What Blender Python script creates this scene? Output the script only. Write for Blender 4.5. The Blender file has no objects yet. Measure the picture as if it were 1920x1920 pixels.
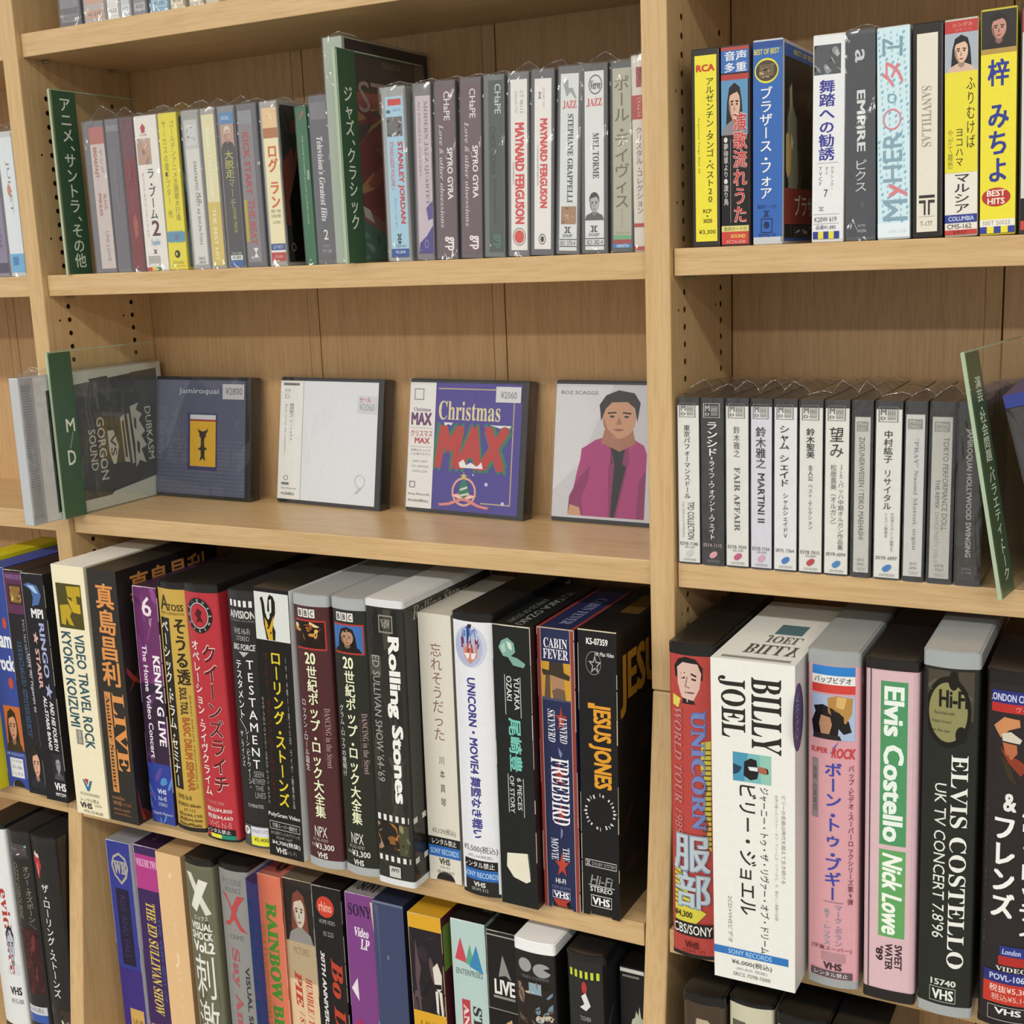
import bpy, bmesh, math, random
from mathutils import Vector, Matrix

# ------------------------------------------------------------------ camera, world, lights, exposure
S = 0.001          # the scene is laid out in millimetres: x along the shelves, y into them, z up
Z0 = 1.40          # height of the cassette shelf above the floor (m)
scene = bpy.context.scene
COL = scene.collection

cam = bpy.data.cameras.new('camera')
cam.sensor_fit = 'HORIZONTAL'; cam.sensor_width = 36.0; cam.lens = 36.0 * 2363.1 / 1920.0
cam.clip_start = 0.02; cam.clip_end = 50
cam_o = bpy.data.objects.new('camera', cam); COL.objects.link(cam_o)
fw = Vector((-0.45984416, 0.86563201, -0.19805196)); rt = Vector((0.88609519, 0.46189899, -0.03853103)); up = Vector((-0.05812631, 0.19321115, 0.97943391))
m = Matrix((rt, up, -fw)).transposed().to_4x4()
m.translation = Vector((0.564702, -0.699145, Z0))
cam_o.matrix_world = m
scene.camera = cam_o

world = bpy.data.worlds.new('shop_ambient'); scene.world = world; world.use_nodes = True
bg = world.node_tree.nodes['Background']; bg.inputs[0].default_value = (1.0, 0.985, 0.955, 1); bg.inputs[1].default_value = 0.55

def area(name, loc, size, sy, power, target, color=(1.0, 0.98, 0.94)):
    l = bpy.data.lights.new(name, 'AREA'); l.shape = 'RECTANGLE'; l.size = size; l.size_y = sy; l.energy = power; l.color = color
    o = bpy.data.objects.new(name, l); COL.objects.link(o); o.location = loc
    d = Vector(target) - Vector(loc); o.rotation_euler = d.to_track_quat('-Z', 'Y').to_euler()
    return o
# ceiling fluorescent fixtures of the shop aisle (run along the bookcase)
area('ceiling_lamp_aisle', (0.3, -1.75, 2.62), 6.0, 0.20, 82, (0.3, -1.75, 0))
area('ceiling_lamp_far', (0.3, -3.4, 2.62), 6.0, 0.22, 104, (0.3, -3.4, 0))

vs = scene.view_settings
vs.view_transform = 'Standard'; vs.look = 'None'; vs.gamma = 1.0; vs.exposure = 0.0; vs.use_curve_mapping = False
scene.cycles.transparent_max_bounces = 32

# ------------------------------------------------------------------ materials
def lin(h):
    h = h.lstrip('#'); o = []
    for i in (0, 2, 4):
        c = int(h[i:i+2], 16) / 255; o.append(c / 12.92 if c <= .04045 else ((c + .055) / 1.055) ** 2.4)
    return (o[0], o[1], o[2], 1.0)
MATS = {}
def mat(hexc, rough=0.42, spec=0.4, var=0.05):
    key = (hexc, rough, spec)
    if key in MATS: return MATS[key]
    m = bpy.data.materials.new('print_%s' % hexc); m.use_nodes = True
    nt = m.node_tree; b = nt.nodes['Principled BSDF']
    b.inputs['Roughness'].default_value = rough; b.inputs['Specular IOR Level'].default_value = spec
    tc = nt.nodes.new('ShaderNodeTexCoord'); nz = nt.nodes.new('ShaderNodeTexNoise'); nz.inputs['Scale'].default_value = 260; nz.inputs['Detail'].default_value = 3
    mx = nt.nodes.new('ShaderNodeMix'); mx.data_type = 'RGBA'
    c = lin(hexc)
    mx.inputs['A'].default_value = tuple(v * (1 - var) for v in c[:3]) + (1,); mx.inputs['B'].default_value = tuple(min(1, v * (1 + var)) for v in c[:3]) + (1,)
    nt.links.new(tc.outputs['Object'], nz.inputs['Vector']); nt.links.new(nz.outputs['Fac'], mx.inputs['Factor']); nt.links.new(mx.outputs['Result'], b.inputs['Base Color'])
    MATS[key] = m
    return m
def plastic(hexc): return mat(hexc, 0.22, 0.5, 0.03)
def film(name, tint, gloss_lo, rough, bump, scale, haze, dist):
    m = bpy.data.materials.new(name); m.use_nodes = True; nt = m.node_tree; nt.nodes.clear()
    out = nt.nodes.new('ShaderNodeOutputMaterial'); tr = nt.nodes.new('ShaderNodeBsdfTransparent'); gl = nt.nodes.new('ShaderNodeBsdfGlossy')
    mx = nt.nodes.new('ShaderNodeMixShader'); lw = nt.nodes.new('ShaderNodeLayerWeight'); mr = nt.nodes.new('ShaderNodeMapRange')
    tc = nt.nodes.new('ShaderNodeTexCoord'); nz = nt.nodes.new('ShaderNodeTexNoise'); bp = nt.nodes.new('ShaderNodeBump'); mp = nt.nodes.new('ShaderNodeMapping')
    tr.inputs[0].default_value = tint; gl.inputs['Roughness'].default_value = rough; gl.inputs[0].default_value = (1, 1, 1, 1)
    lw.inputs['Blend'].default_value = 0.5; pw = nt.nodes.new('ShaderNodeMath'); pw.operation = 'POWER'; pw.inputs[1].default_value = 4.0
    mr.inputs['To Min'].default_value = gloss_lo; mr.inputs['To Max'].default_value = 0.75
    mp.inputs['Scale'].default_value = (1, 1, 0.35); nz.inputs['Scale'].default_value = scale; nz.inputs['Detail'].default_value = 2; nz.inputs['Distortion'].default_value = 0.6
    bp.inputs['Strength'].default_value = bump; bp.inputs['Distance'].default_value = dist
    L = nt.links.new
    L(tc.outputs['Object'], mp.inputs['Vector']); L(mp.outputs[0], nz.inputs['Vector']); L(nz.outputs['Fac'], bp.inputs['Height']); L(bp.outputs[0], gl.inputs['Normal'])
    df = nt.nodes.new('ShaderNodeBsdfDiffuse'); hz = nt.nodes.new('ShaderNodeMixShader'); df.inputs[0].default_value = (.9, .9, .9, 1); hz.inputs[0].default_value = haze
    L(tr.outputs[0], hz.inputs[1]); L(df.outputs[0], hz.inputs[2])
    L(lw.outputs['Facing'], pw.inputs[0]); L(pw.outputs[0], mr.inputs['Value']); L(mr.outputs[0], mx.inputs[0]); L(hz.outputs[0], mx.inputs[1]); L(gl.outputs[0], mx.inputs[2]); L(mx.outputs[0], out.inputs[0])
    return m
FILM = film('clear_film_bag', (0.97, 0.97, 0.97, 1), 0.07, 0.09, 1.0, 60, 0.02, 0.006)
EDGE_GLINT = film('film_edge_glint', (0.9, 0.9, 0.9, 1), 0.12, 0.12, 1.0, 200, 0.22, 0.003)  # whitish diffuse tone stands in for light caught along the film's edge
FILM_FLAT = film('tight_film_wrap', (0.97, 0.97, 0.97, 1), 0.06, 0.06, 0.6, 25, 0.01, 0.004)
CLEAR = film('clear_acrylic', (0.96, 0.98, 0.95, 1), 0.03, 0.05, 0.05, 20, 0.015, 0.002)

def wood(name, vertical, c1, c2, c3, rough):
    m = bpy.data.materials.new(name); m.use_nodes = True; nt = m.node_tree; b = nt.nodes['Principled BSDF']
    tc = nt.nodes.new('ShaderNodeTexCoord'); mp = nt.nodes.new('ShaderNodeMapping'); mp2 = nt.nodes.new('ShaderNodeMapping')
    n1 = nt.nodes.new('ShaderNodeTexNoise'); n2 = nt.nodes.new('ShaderNodeTexNoise'); r1 = nt.nodes.new('ShaderNodeValToRGB'); mx = nt.nodes.new('ShaderNodeMix'); mx.data_type = 'RGBA'
    bp = nt.nodes.new('ShaderNodeBump')
    mp.inputs['Scale'].default_value = (190, 190, 7) if vertical else (9, 190, 190)
    mp2.inputs['Scale'].default_value = (620, 620, 45) if vertical else (45, 620, 620)
    n1.inputs['Scale'].default_value = 1.0; n1.inputs['Detail'].default_value = 5; n1.inputs['Roughness'].default_value = 0.6; n1.inputs['Distortion'].default_value = 0.4
    n2.inputs['Scale'].default_value = 1.0; n2.inputs['Detail'].default_value = 2
    r1.color_ramp.elements[0].position = 0.3; r1.color_ramp.elements[0].color = lin(c1)
    r1.color_ramp.elements[1].position = 0.72; r1.color_ramp.elements[1].color = lin(c2)
    mx.blend_type = 'MULTIPLY'; mx.inputs['Factor'].default_value = 0.32
    r2 = nt.nodes.new('ShaderNodeValToRGB'); r2.color_ramp.elements[0].position = 0.36; r2.color_ramp.elements[0].color = lin(c3); r2.color_ramp.elements[1].position = 0.52; r2.color_ramp.elements[1].color = (1, 1, 1, 1)
    L = nt.links.new
    L(tc.outputs['Object'], mp.inputs['Vector']); L(tc.outputs['Object'], mp2.inputs['Vector']); L(mp.outputs[0], n1.inputs['Vector']); L(mp2.outputs[0], n2.inputs['Vector'])
    L(n1.outputs['Fac'], r1.inputs[0]); L(n2.outputs['Fac'], r2.inputs[0]); L(r1.outputs[0], mx.inputs['A']); L(r2.outputs[0], mx.inputs['B']); L(mx.outputs['Result'], b.inputs['Base Color'])
    b.inputs['Roughness'].default_value = rough; b.inputs['Specular IOR Level'].default_value = 0.45
    bp.inputs['Strength'].default_value = 0.12; bp.inputs['Distance'].default_value = 0.0004; L(n2.outputs['Fac'], bp.inputs['Height']); L(bp.outputs[0], b.inputs['Normal'])
    return m
WOOD_V = wood('beech_veneer_vertical', True, 'c6a473', 'd4b485', 'e2d6c0', 0.42)
WOOD_H = wood('beech_veneer_horizontal', False, 'c6a473', 'd6b688', 'e2d6c0', 0.36)
WOOD_B = wood('beech_back_board', True, 'bd976a', 'c9a577', 'dccbb0', 0.5)
HOLE = mat('4a2f12', 0.8, 0.1)

# ------------------------------------------------------------------ mesh helpers
def empty(name, loc, parent=None):
    o = bpy.data.objects.new(name, None); o.empty_display_size = 0.02; COL.objects.link(o)
    o.location = loc; o.parent = parent
    return o
class MB:
    def __init__(s): s.v = []; s.f = []; s.mi = []; s.mats = []
    def add(s, vs, fs, m):
        if m not in s.mats: s.mats.append(m)
        k = s.mats.index(m); b = len(s.v); s.v += vs
        for f in fs: s.f.append([b + i for i in f]); s.mi.append(k)
    def box(s, x0, x1, y0, y1, z0, z1, m):
        s.add([(x0, y0, z0), (x1, y0, z0), (x1, y1, z0), (x0, y1, z0), (x0, y0, z1), (x1, y0, z1), (x1, y1, z1), (x0, y1, z1)],
              [(0, 3, 2, 1), (4, 5, 6, 7), (0, 1, 5, 4), (1, 2, 6, 5), (2, 3, 7, 6), (3, 0, 4, 7)], m)
    def prism(s, prof, z0, z1, m, caps=True):
        n = len(prof); vs = [(x, y, z0) for x, y in prof] + [(x, y, z1) for x, y in prof]
        fs = [(i, (i + 1) % n, n + (i + 1) % n, n + i) for i in range(n)]
        if caps: fs += [tuple(range(n))[::-1], tuple(range(n, 2 * n))]
        s.add(vs, fs, m)
    def build(s, name, parent=None, bevel=0.0, smooth=False, cuts=None, bend=None, shift=(0, 0, 0)):
        me = bpy.data.meshes.new(name)
        bm = bmesh.new(); V = [bm.verts.new(v) for v in s.v]
        for f, k in zip(s.f, s.mi):
            try: fc = bm.faces.new([V[i] for i in f]); fc.material_index = k; fc.smooth = smooth
            except ValueError: pass
        if bevel: bmesh.ops.bevel(bm, geom=list(bm.edges), offset=bevel, segments=2, affect='EDGES', profile=0.5)
        if cuts:
            for c in cuts: bmesh.ops.bisect_plane(bm, geom=bm.verts[:] + bm.edges[:] + bm.faces[:], plane_co=(c, 0, 0), plane_no=(1, 0, 0), dist=1e-5)
        for v in bm.verts:
            if bend: v.co.y += bend(v.co.x)
            v.co = (v.co + Vector(shift)) * S
        bm.to_mesh(me); bm.free()
        for m_ in s.mats: me.materials.append(m_)
        o = bpy.data.objects.new(name, me); COL.objects.link(o); o.parent = parent
        return o
def tag(o, label, cat, group=None):
    o['label'] = label; o['category'] = cat
    if group: o['group'] = group
    return o

# ------------------------------------------------------------------ lettering and printed pictures
SERIF = ('s', 'si', 'it', 'c')
def conv(t, st):
    if st not in SERIF: return t
    return ''.join(chr(0x1D400 + ord(ch) - 65) if 'A' <= ch <= 'Z' else chr(0x1D41A + ord(ch) - 97) if 'a' <= ch <= 'z' else ch for ch in t)
GLY = {}
_GC = bpy.data.curves.new('glyph', 'FONT'); _GC.resolution_u = 2
_GO = bpy.data.objects.new('glyph', _GC)
def _outline(t, off=0.0):
    _GC.body = t; _GC.offset = off
    me = _GO.to_mesh()
    r = ([(v.co.x, v.co.y) for v in me.vertices], [tuple(p.vertices) for p in me.polygons])
    _GO.to_mesh_clear()
    return r
_outline('、いうえかがきけこしそただちってでなのはばふへみむやよらりるれをァアィイゥウェエォオカガキギクグコゴサザシジスズセゼタダチッツテデトドナニハバパヒビピフブプベペボポマミムメモャヤョヨラリルレロワヱンヴ・ー世中主久之京人今他付代会作保像全公切利刺動勧原名品問因均声多夜夢大子字存尾居島崎川幕幡平年店弾待律忘愁感懐戦抜敬日昌明映時晃曲月服望期木本村東松枚案梓槇歌止永流渡演激版琴生界番白監直真督社禁税第紀紘続美翻聖脱舞芸草行記訳詞誕誘豊走超踏込透進部重鈴録雅集離電音題鳥黒！（）／')      # every CJK character once, so that the fallback font is opened only once
def glyph(t, bold, st=''):
    """outline of a line of text; bold strokes are thickened by overprinting, slanted styles are sheared"""
    k = (t, bold, st)
    if k in GLY: return GLY[k]
    b = max(-.01, bold) + {'b': .02, 'i': .025}.get(st, 0); off = 0.0; ex = b * .62
    q = (t, st in SERIF, off)
    if q not in GLY: GLY[q] = _outline(conv(t, st), off)
    g, f = GLY[q]; g = [(x, y, 0.0) for x, y in g]
    if st in ('i', 'si', 'it', 'c'): g = [(x + .22 * y, y, z) for x, y, z in g]
    if ex > .003 and g:
        n = len(g); vs = []; fs = []
        for i_, (dx, dy) in enumerate([(-1, -.6), (1, -.6), (1, .6), (-1, .6)]):
            vs += [(x + dx * ex, y + dy * ex, .005 * i_) for x, y, z in g]; fs += [tuple(i + i_ * n for i in p) for p in f]
        g, f = vs, fs
    GLY[k] = (g, f)
    return GLY[k]
def stack(t, bold, st):
    vs = []; fs = []; y = 0
    for ch in t:
        if ch in ' 　': y -= 0.55; continue
        g, f = glyph(ch, bold, st)
        if not g: continue
        b = len(vs)
        xs = [p[0] for p in g]; cx = (min(xs) + max(xs)) / 2 if ch.isascii() else 0.5
        for (x, q, zq) in g:
            if ch in 'ー〜～―－（）()|｜／': px, py = (q - 0.38), -(x - 0.5)
            elif ch in '、。': px, py = x + 0.12, q - 0.38 + 0.45
            else: px, py = x - cx, q - 0.38
            vs.append((px, py + y, zq))
        fs += [tuple(b + i for i in q) for q in f]
        y -= 0.62 if ch in '・、' else 0.98
    return vs, fs
def R(u0, v0, u1, v1, c): return ('R', u0, v0, u1, v1, c)
def T(t, mode, u0, v0, u1, v1, c, bold=0.0, st=''): return ('T', t, mode, u0, v0, u1, v1, c, bold, st)
def E(u0, v0, u1, v1, c, ring=0): return ('E', u0, v0, u1, v1, c, ring)
def P(pts, c): return ('P', pts, c)
def G(u0, v0, u1, v1, polys): return ('G', u0, v0, u1, v1, polys)
def N(u0, v0, u1, v1, base, cols, seed, n=16): return ('N', u0, v0, u1, v1, base, cols, seed, n)
def C(t, u0, v0, u1, v1, c, frac=0.2, bold=0.02): return ('C', t, u0, v0, u1, v1, c, frac, bold)
def FACE(u0, v0, u1, v1, bgc, hair, skin, cloth, long=0):
    sh = ''.join('%02x' % int(int(skin[i:i+2], 16) * .72) for i in (0, 2, 4))
    el = lambda cx, cy, rx, ry, n=20: [(cx + rx * math.cos(6.2832 * i / n), cy + ry * math.sin(6.2832 * i / n)) for i in range(n)]
    q = []
    if bgc: q.append((bgc, [(0, 0), (100, 0), (100, 100), (0, 100)]))
    if long: q.append((hair, [(22, 40), (30, 14), (50, 5), (70, 14), (78, 40), (82, 82), (66, 90), (34, 90), (18, 82)]))
    q += [(cloth, [(4, 100), (12, 84), (38, 74), (62, 74), (88, 84), (96, 100)]), (sh, [(41, 60), (59, 60), (60, 80), (50, 86), (40, 80)]),
          (skin, el(50, 44, 21, 29)), (sh, [(29, 44), (34, 40), (38, 60), (46, 72), (36, 66), (30, 55)]),
          (hair, [(27, 44), (27, 24), (36, 11), (50, 6), (64, 11), (73, 24), (73, 44), (69, 30), (60, 22), (44, 25), (33, 28)]),
          (hair, [(35, 38), (46, 37), (46, 40), (35, 41)]), (hair, [(54, 37), (65, 38), (65, 41), (54, 40)]),
          ('2a2220', el(41, 44, 3.6, 2.4, 8)), ('2a2220', el(59, 44, 3.6, 2.4, 8)), (sh, [(49, 44), (53, 55), (46, 57)]), ('8d4a44', [(42, 63), (50, 61.5), (58, 63), (50, 66)])]
    return ('G', u0, v0, u1, v1, q)
STAR = [(50 + (50 if i % 2 == 0 else 20) * math.sin(i * math.pi / 5), 50 - (50 if i % 2 == 0 else 20) * math.cos(i * math.pi / 5)) for i in range(10)]
def DOLBY(u0, v0, u1, v1, c): return G(u0, v0, u1, v1, [(c, [(0, 0), (44, 0), (44, 100), (0, 100), (0, 88), (10, 88), (26, 70), (26, 30), (10, 12), (0, 12)]), (c, [(100, 0), (56, 0), (56, 100), (100, 100), (100, 88), (90, 88), (74, 70), (74, 30), (90, 12), (100, 12)])])
def BOXED(u0, v0, u1, v1, c, t=1.6, tv=0.35): return [R(u0, v0, u1, v0 + tv, c), R(u0, v1 - tv, u1, v1, c), R(u0, v0, u0 + t, v1, c), R(u1 - t, v0, u1, v1, c)]
LIFT0, DL = 0.06, 0.025
def draw(ops, face, letters, art, rough=0.4):
    """face(u, v, lift) -> local mm point. Text goes to letters, shapes to art."""
    flat = []
    for o in ops: flat += o if isinstance(o, list) else [o]
    for k, o in enumerate(flat):
        l = LIFT0 + DL * k; t = o[0]
        if t == 'R':
            _, a, b, c, d, col = o; art.add([face(a, d, l), face(c, d, l), face(c, b, l), face(a, b, l)], [(0, 1, 2, 3)], mat(col, rough))
        elif t == 'E':
            _, a, b, c, d, col, ring = o; n = 30; cx, cy, rx, ry = (a + c) / 2, (b + d) / 2, (c - a) / 2, (d - b) / 2
            pt = [(math.cos(6.28318 * i / n), math.sin(6.28318 * i / n)) for i in range(n)]
            if ring:
                vs = [face(cx + rx * x, cy + ry * y, l) for x, y in pt] + [face(cx + rx * (1 - ring) * x, cy + ry * (1 - ring) * y, l) for x, y in pt]
                art.add(vs, [(i, (i + 1) % n, n + (i + 1) % n, n + i) for i in range(n)], mat(col, rough))
            else: art.add([face(cx + rx * x, cy + ry * y, l) for x, y in pt], [tuple(range(n))], mat(col, rough))
        elif t == 'P':
            art.add([face(x, y, l) for x, y in o[1]], [tuple(range(len(o[1])))], mat(o[2], rough))
        elif t == 'G':
            _, a, b, c, d, polys = o
            for j, (col, pts) in enumerate(polys):
                art.add([face(a + (c - a) * x / 100, b + (d - b) * y / 100, l + DL * .8 * j / len(polys)) for x, y in pts], [tuple(range(len(pts)))], mat(col, rough))
        elif t == 'N':
            _, a, b, c, d, base, cols, seed, n = o; rnd = random.Random(seed)
            art.add([face(a, d, l), face(c, d, l), face(c, b, l), face(a, b, l)], [(0, 1, 2, 3)], mat(base, rough))
            for j in range(n):
                x, y, r1, r2 = rnd.random(), rnd.random(), rnd.uniform(.04, .2), rnd.uniform(.03, .16); ph = rnd.random() * 6
                pts = []
                for i in range(9):
                    an = 6.2832 * i / 9; q = rnd.uniform(.65, 1.25)
                    pts.append((min(1, max(0, x + r1 * q * math.cos(an + ph))), min(1, max(0, y + r2 * q * math.sin(an)))))
                art.add([face(a + (c - a) * px, b + (d - b) * py, l + DL * .8 * (j + 1) / (n + 1)) for px, py in pts], [tuple(range(9))], mat(cols[j % len(cols)], rough))
        elif t == 'T':
            _, s_, mode, a, b, c, d, col, bold, st = o
            if mode == 'v': g, f = stack(s_, bold, st)
            else: g, f = glyph(s_, bold, st)
            if not g: continue
            xs = [p[0] for p in g]; ys = [p[1] for p in g]; x0, x1, y0, y1 = min(xs), max(xs), min(ys), max(ys)
            w, h = max(x1 - x0, 1e-4), max(y1 - y0, 1e-4)
            if mode == 'r': vs = [face(a + (y - y0) / h * (c - a), b + (x - x0) / w * (d - b), l + zz) for x, y, zz in g]
            elif mode == 'l': vs = [face(c - (y - y0) / h * (c - a), d - (x - x0) / w * (d - b), l + zz) for x, y, zz in g]
            else: vs = [face(a + (x - x0) / w * (c - a), d - (y - y0) / h * (d - b), l + zz) for x, y, zz in g]
            letters.add(vs, f, mat(col, rough))
        elif t == 'C':
            _, s_, a, b, c, d, col, frac, bold = o; n = len(s_); cx, cy, rx, ry = (a + c) / 2, (b + d) / 2, (c - a) / 2, (d - b) / 2
            for i, ch in enumerate(s_):
                g, f = glyph(ch, bold)
                if not g: continue
                an = 2 * math.pi * i / n; vs = []
                xs = [p[0] for p in g]; mx_ = (min(xs) + max(xs)) / 2
                for x, y, zz in g:
                    rr = 1 - frac + frac * y / 0.72; aa = an + (x - mx_) * frac / 0.75
                    vs.append(face(cx + rx * rr * math.sin(aa), cy - ry * rr * math.cos(aa), l + zz))
                letters.add(vs, f, mat(col, rough))
def put(label_obj, ops, face, rough=0.4, cuts=None, bend=None, name='lettering'):
    a, b = MB(), MB(); draw(ops, face, a, b, rough)
    if b.v: b.build('printed_artwork', label_obj, cuts=cuts, bend=bend)
    if a.v: a.build(name, label_obj, cuts=cuts, bend=bend)

# ------------------------------------------------------------------ builders of the media on the shelves
def root_at(name, x, y, z, lean, h, yaw=0.0):
    o = empty(name, (x * S, y * S, Z0 + z * S)); o.rotation_euler = (0, math.atan2(lean, h), yaw)
    return o
def bag(parent, w, d, h, seed, peak=9.0, front=True, depth=None):
    """clear film bag: puckered front, both sides and a gathered flap standing above the top"""
    rnd = random.Random(seed); mb = MB(); g = 0.5; nx, nz = 4, 18; dd = depth or d
    if front:
        vs = []
        for j in range(nz + 1):
            t = j / nz; amp = .35 + 1.5 * max(0, (t - .84) / .16) + 1.3 * max(0, (.12 - t) / .12)
            for i in range(nx + 1): vs.append((-w / 2 - .3 + (w + .6) * i / nx + (rnd.uniform(-.8, .8) if 0 < i < nx else 0), -g - (rnd.uniform(0, amp) if 0 < i < nx else 0), (h + .4) * t))
        mb.add(vs, [(j * (nx + 1) + i, j * (nx + 1) + i + 1, (j + 1) * (nx + 1) + i + 1, (j + 1) * (nx + 1) + i) for j in range(nz) for i in range(nx)], FILM)
    for sx in (-1, 1):
        x = sx * (w / 2 + .22); mb.add([(x, -g, 2), (x, dd, 2), (x, dd, h + .3), (x, -g, h + .3)], [(0, 1, 2, 3)], FILM)
    # flap: an arc of loose film rising behind the front top edge, closed to the back
    n = 8; ax = rnd.uniform(.35, .75); pk = peak * rnd.choice((.35, .8, 1.0, 1.25)) * rnd.uniform(.85, 1.15); y0 = dd * rnd.uniform(.06, .16); arc = []
    for i in range(n + 1):
        t = i / n; u = t / ax if t < ax else (1 - t) / (1 - ax)
        arc.append((-w / 2 + (w + 1.5) * t, y0 + 8 * t + rnd.uniform(-1, 1), h + .5 + pk * (u ** .7) * (1 - .12 * rnd.random())))
    base = [(-w / 2 + w * i / n, -g + .2, h + .4) for i in range(n + 1)]
    back = [(-w / 2 + w * i / n, dd, h + .6 + pk * .25 * math.sin(math.pi * i / n)) for i in range(n + 1)]
    q = base + arc + back; m_ = n + 1
    mb.add(q, [(i, i + 1, m_ + i + 1, m_ + i) for i in range(n)] + [(m_ + i, m_ + i + 1, 2 * m_ + i + 1, 2 * m_ + i) for i in range(n)], FILM)
    mb.add([(x, y - .1, z) for x, y, z in arc] + [(x, y, z + .28) for x, y, z in arc], [(i, i + 1, m_ + i + 1, m_ + i) for i in range(n)], EDGE_GLINT)  # narrow pale strip paints the bright glint along the flap's rim
    return mb.build('plastic_bag', parent)
def front_face(w, h, y=0.0):
    return lambda u, v, l: (-w / 2 + w * u / 100, y - l, h * (1 - v / 100))
def right_face(w, d, h):
    return lambda u, v, l: (w / 2 + l, d * u / 100, h * (1 - v / 100))
def top_face(w, d, h):
    return lambda u, v, l: (-w / 2 + w * u / 100, d * (1 - v / 100), h + l)

def cassette(x0, x1, lean, label, lab, ops, z=0.0, y=8.0, h=108.6, d=70.0, case='8f8d8a', bagged=True, side=None, side_col=None, group=None, name='cassette_tape', cat='cassette', seed=0, peak=9.0):
    """hinged cassette box: case, spine card (lab = u0,v0,u1,v1,colour in percent of the front), print, film bag"""
    w = x1 - x0 - 0.5
    r = root_at(name, (x0 + x1) / 2, y, z + abs(lean) / h * w / 2, lean, h)
    mb = MB(); mb.box(-w / 2, w / 2, 0, d, 0, h, plastic(case)); mb.build('case', r, bevel=0.7)
    u0, v0, u1, v1, c = lab
    ff = front_face(w, h)
    mb = MB(); a = ff(u0, v1, 0); b = ff(u1, v0, 0); mb.box(a[0], b[0], -0.18, 0.4, a[2], b[2], mat(c)); card = mb.build('spine_card', r)
    put(card, ops, lambda u, v, l: ff(u, v, l + .18))
    # groove between lid and tray on the case front
    mb = MB(); mb.box(w / 2 - 0.9, w / 2 - 0.5, -0.06, 0.3, 1.5, h - 1.5, plastic('5d5b58')); mb.build('lid_seam', r)
    if side:
        mb = MB(); mb.box(w / 2 - .2, w / 2 + .12, 3, d - 3, 2.5, h - 2.5, mat(side_col or '2a2522')); sc = mb.build('cover_card', r)
        rf = right_face(w, d, h); put(sc, side, lambda u, v, l: rf(u, v, l + .12))
    if bagged: bag(r, w, d, h, seed + int(x0 * 7), peak)
    tag(r, label, cat, group)
    return r

def sleeve_tape(x0, x1, y, lean, label, col, ops, h=189.0, d=104.0, z=-417.4, notch=False, side=None, side_col=None, top=None, top_col=None, worn=None, group=None, seed=1, rough=0.4):
    """video tape in a printed card sleeve"""
    w = x1 - x0 - 0.5
    r = root_at('video_tape', (x0 + x1) / 2, y, z + abs(lean) / h * w / 2, lean, h)
    body, sc, tc = mat(col, rough), mat(side_col or col, rough), mat(top_col or col, rough)
    mb = MB()
    if notch:
        nw, nh = w * .30, h * .038
        arc = [(nw * math.cos(math.pi * i / 10), nh * math.sin(math.pi * i / 10)) for i in range(11)]
        pts = [(-w / 2, 0), (-w / 2, h), (w / 2, h), (w / 2, 0)] + arc
        mb.add([(x, 0, zz) for x, zz in pts], [tuple(range(len(pts)))], body)
        mb.add([(x, 0, zz) for x, zz in arc] + [(x, 1.2, zz) for x, zz in arc], [(i, i + 1, 12 + i, 11 + i) for i in range(10)], mat('d8d2c0'))
    else: mb.add([(-w / 2, 0, 0), (w / 2, 0, 0), (w / 2, 0, h), (-w / 2, 0, h)], [(0, 1, 2, 3)], body)
    mb.add([(w / 2, 0, 0), (w / 2, d, 0), (w / 2, d, h), (w / 2, 0, h)], [(0, 1, 2, 3)], sc)
    mb.add([(-w / 2, 0, 0), (-w / 2, 0, h), (-w / 2, d, h), (-w / 2, d, 0)], [(0, 1, 2, 3)], sc)
    mb.add([(-w / 2, 0, h), (w / 2, 0, h), (w / 2, d, h), (-w / 2, d, h)], [(0, 1, 2, 3)], tc)
    mb.add([(-w / 2, d, 0), (-w / 2, d, h), (w / 2, d, h), (w / 2, d, 0)], [(0, 1, 2, 3)], sc)
    if not notch: mb.add([(-w / 2, 0, 0), (-w / 2, d, 0), (w / 2, d, 0), (w / 2, 0, 0)], [(0, 1, 2, 3)], sc)
    slv = mb.build('card_sleeve', r)
    mb = MB(); mb.box(-w / 2 + .8, w / 2 - .8, 1.2, d - 2, 0.3, h - 1, plastic('191716')); mb.build('cassette_shell', r)
    if worn:      # scuffed card showing along the folds
        rnd = random.Random(seed); wm = mat(worn, .8, .1); mb = MB()
        for xs, zs in [((-w / 2 - .1, -w / 2 + .5), None), ((w / 2 - .5, w / 2 + .1), None)]:
            zz = 0
            while zz < h - 2:
                L_ = rnd.uniform(8, 34); q = rnd.uniform(.1, .7)
                if rnd.random() < .75: mb.box(xs[0] if xs[0] < 0 else xs[1] - .6 * q, xs[0] + .6 * q if xs[0] < 0 else xs[1], -.1, .5, zz, min(h, zz + L_), wm)
                zz += L_ + rnd.uniform(0, 1.5)
        xx = -w / 2
        while xx < w / 2 - 1:
            L_ = rnd.uniform(4, 14); mb.box(xx, min(w / 2, xx + L_), -.1, .4, h - rnd.uniform(.15, .6), h + .1, wm); xx += L_ + rnd.uniform(0, .4)
        mb.build('worn_edge', slv)
    put(slv, ops, front_face(w, h), rough)
    if side: put(slv, side, right_face(w, d, h), rough)
    if top: put(slv, top, top_face(w, d, h), rough)
    tag(r, label, 'video tape', group)
    return r

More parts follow.
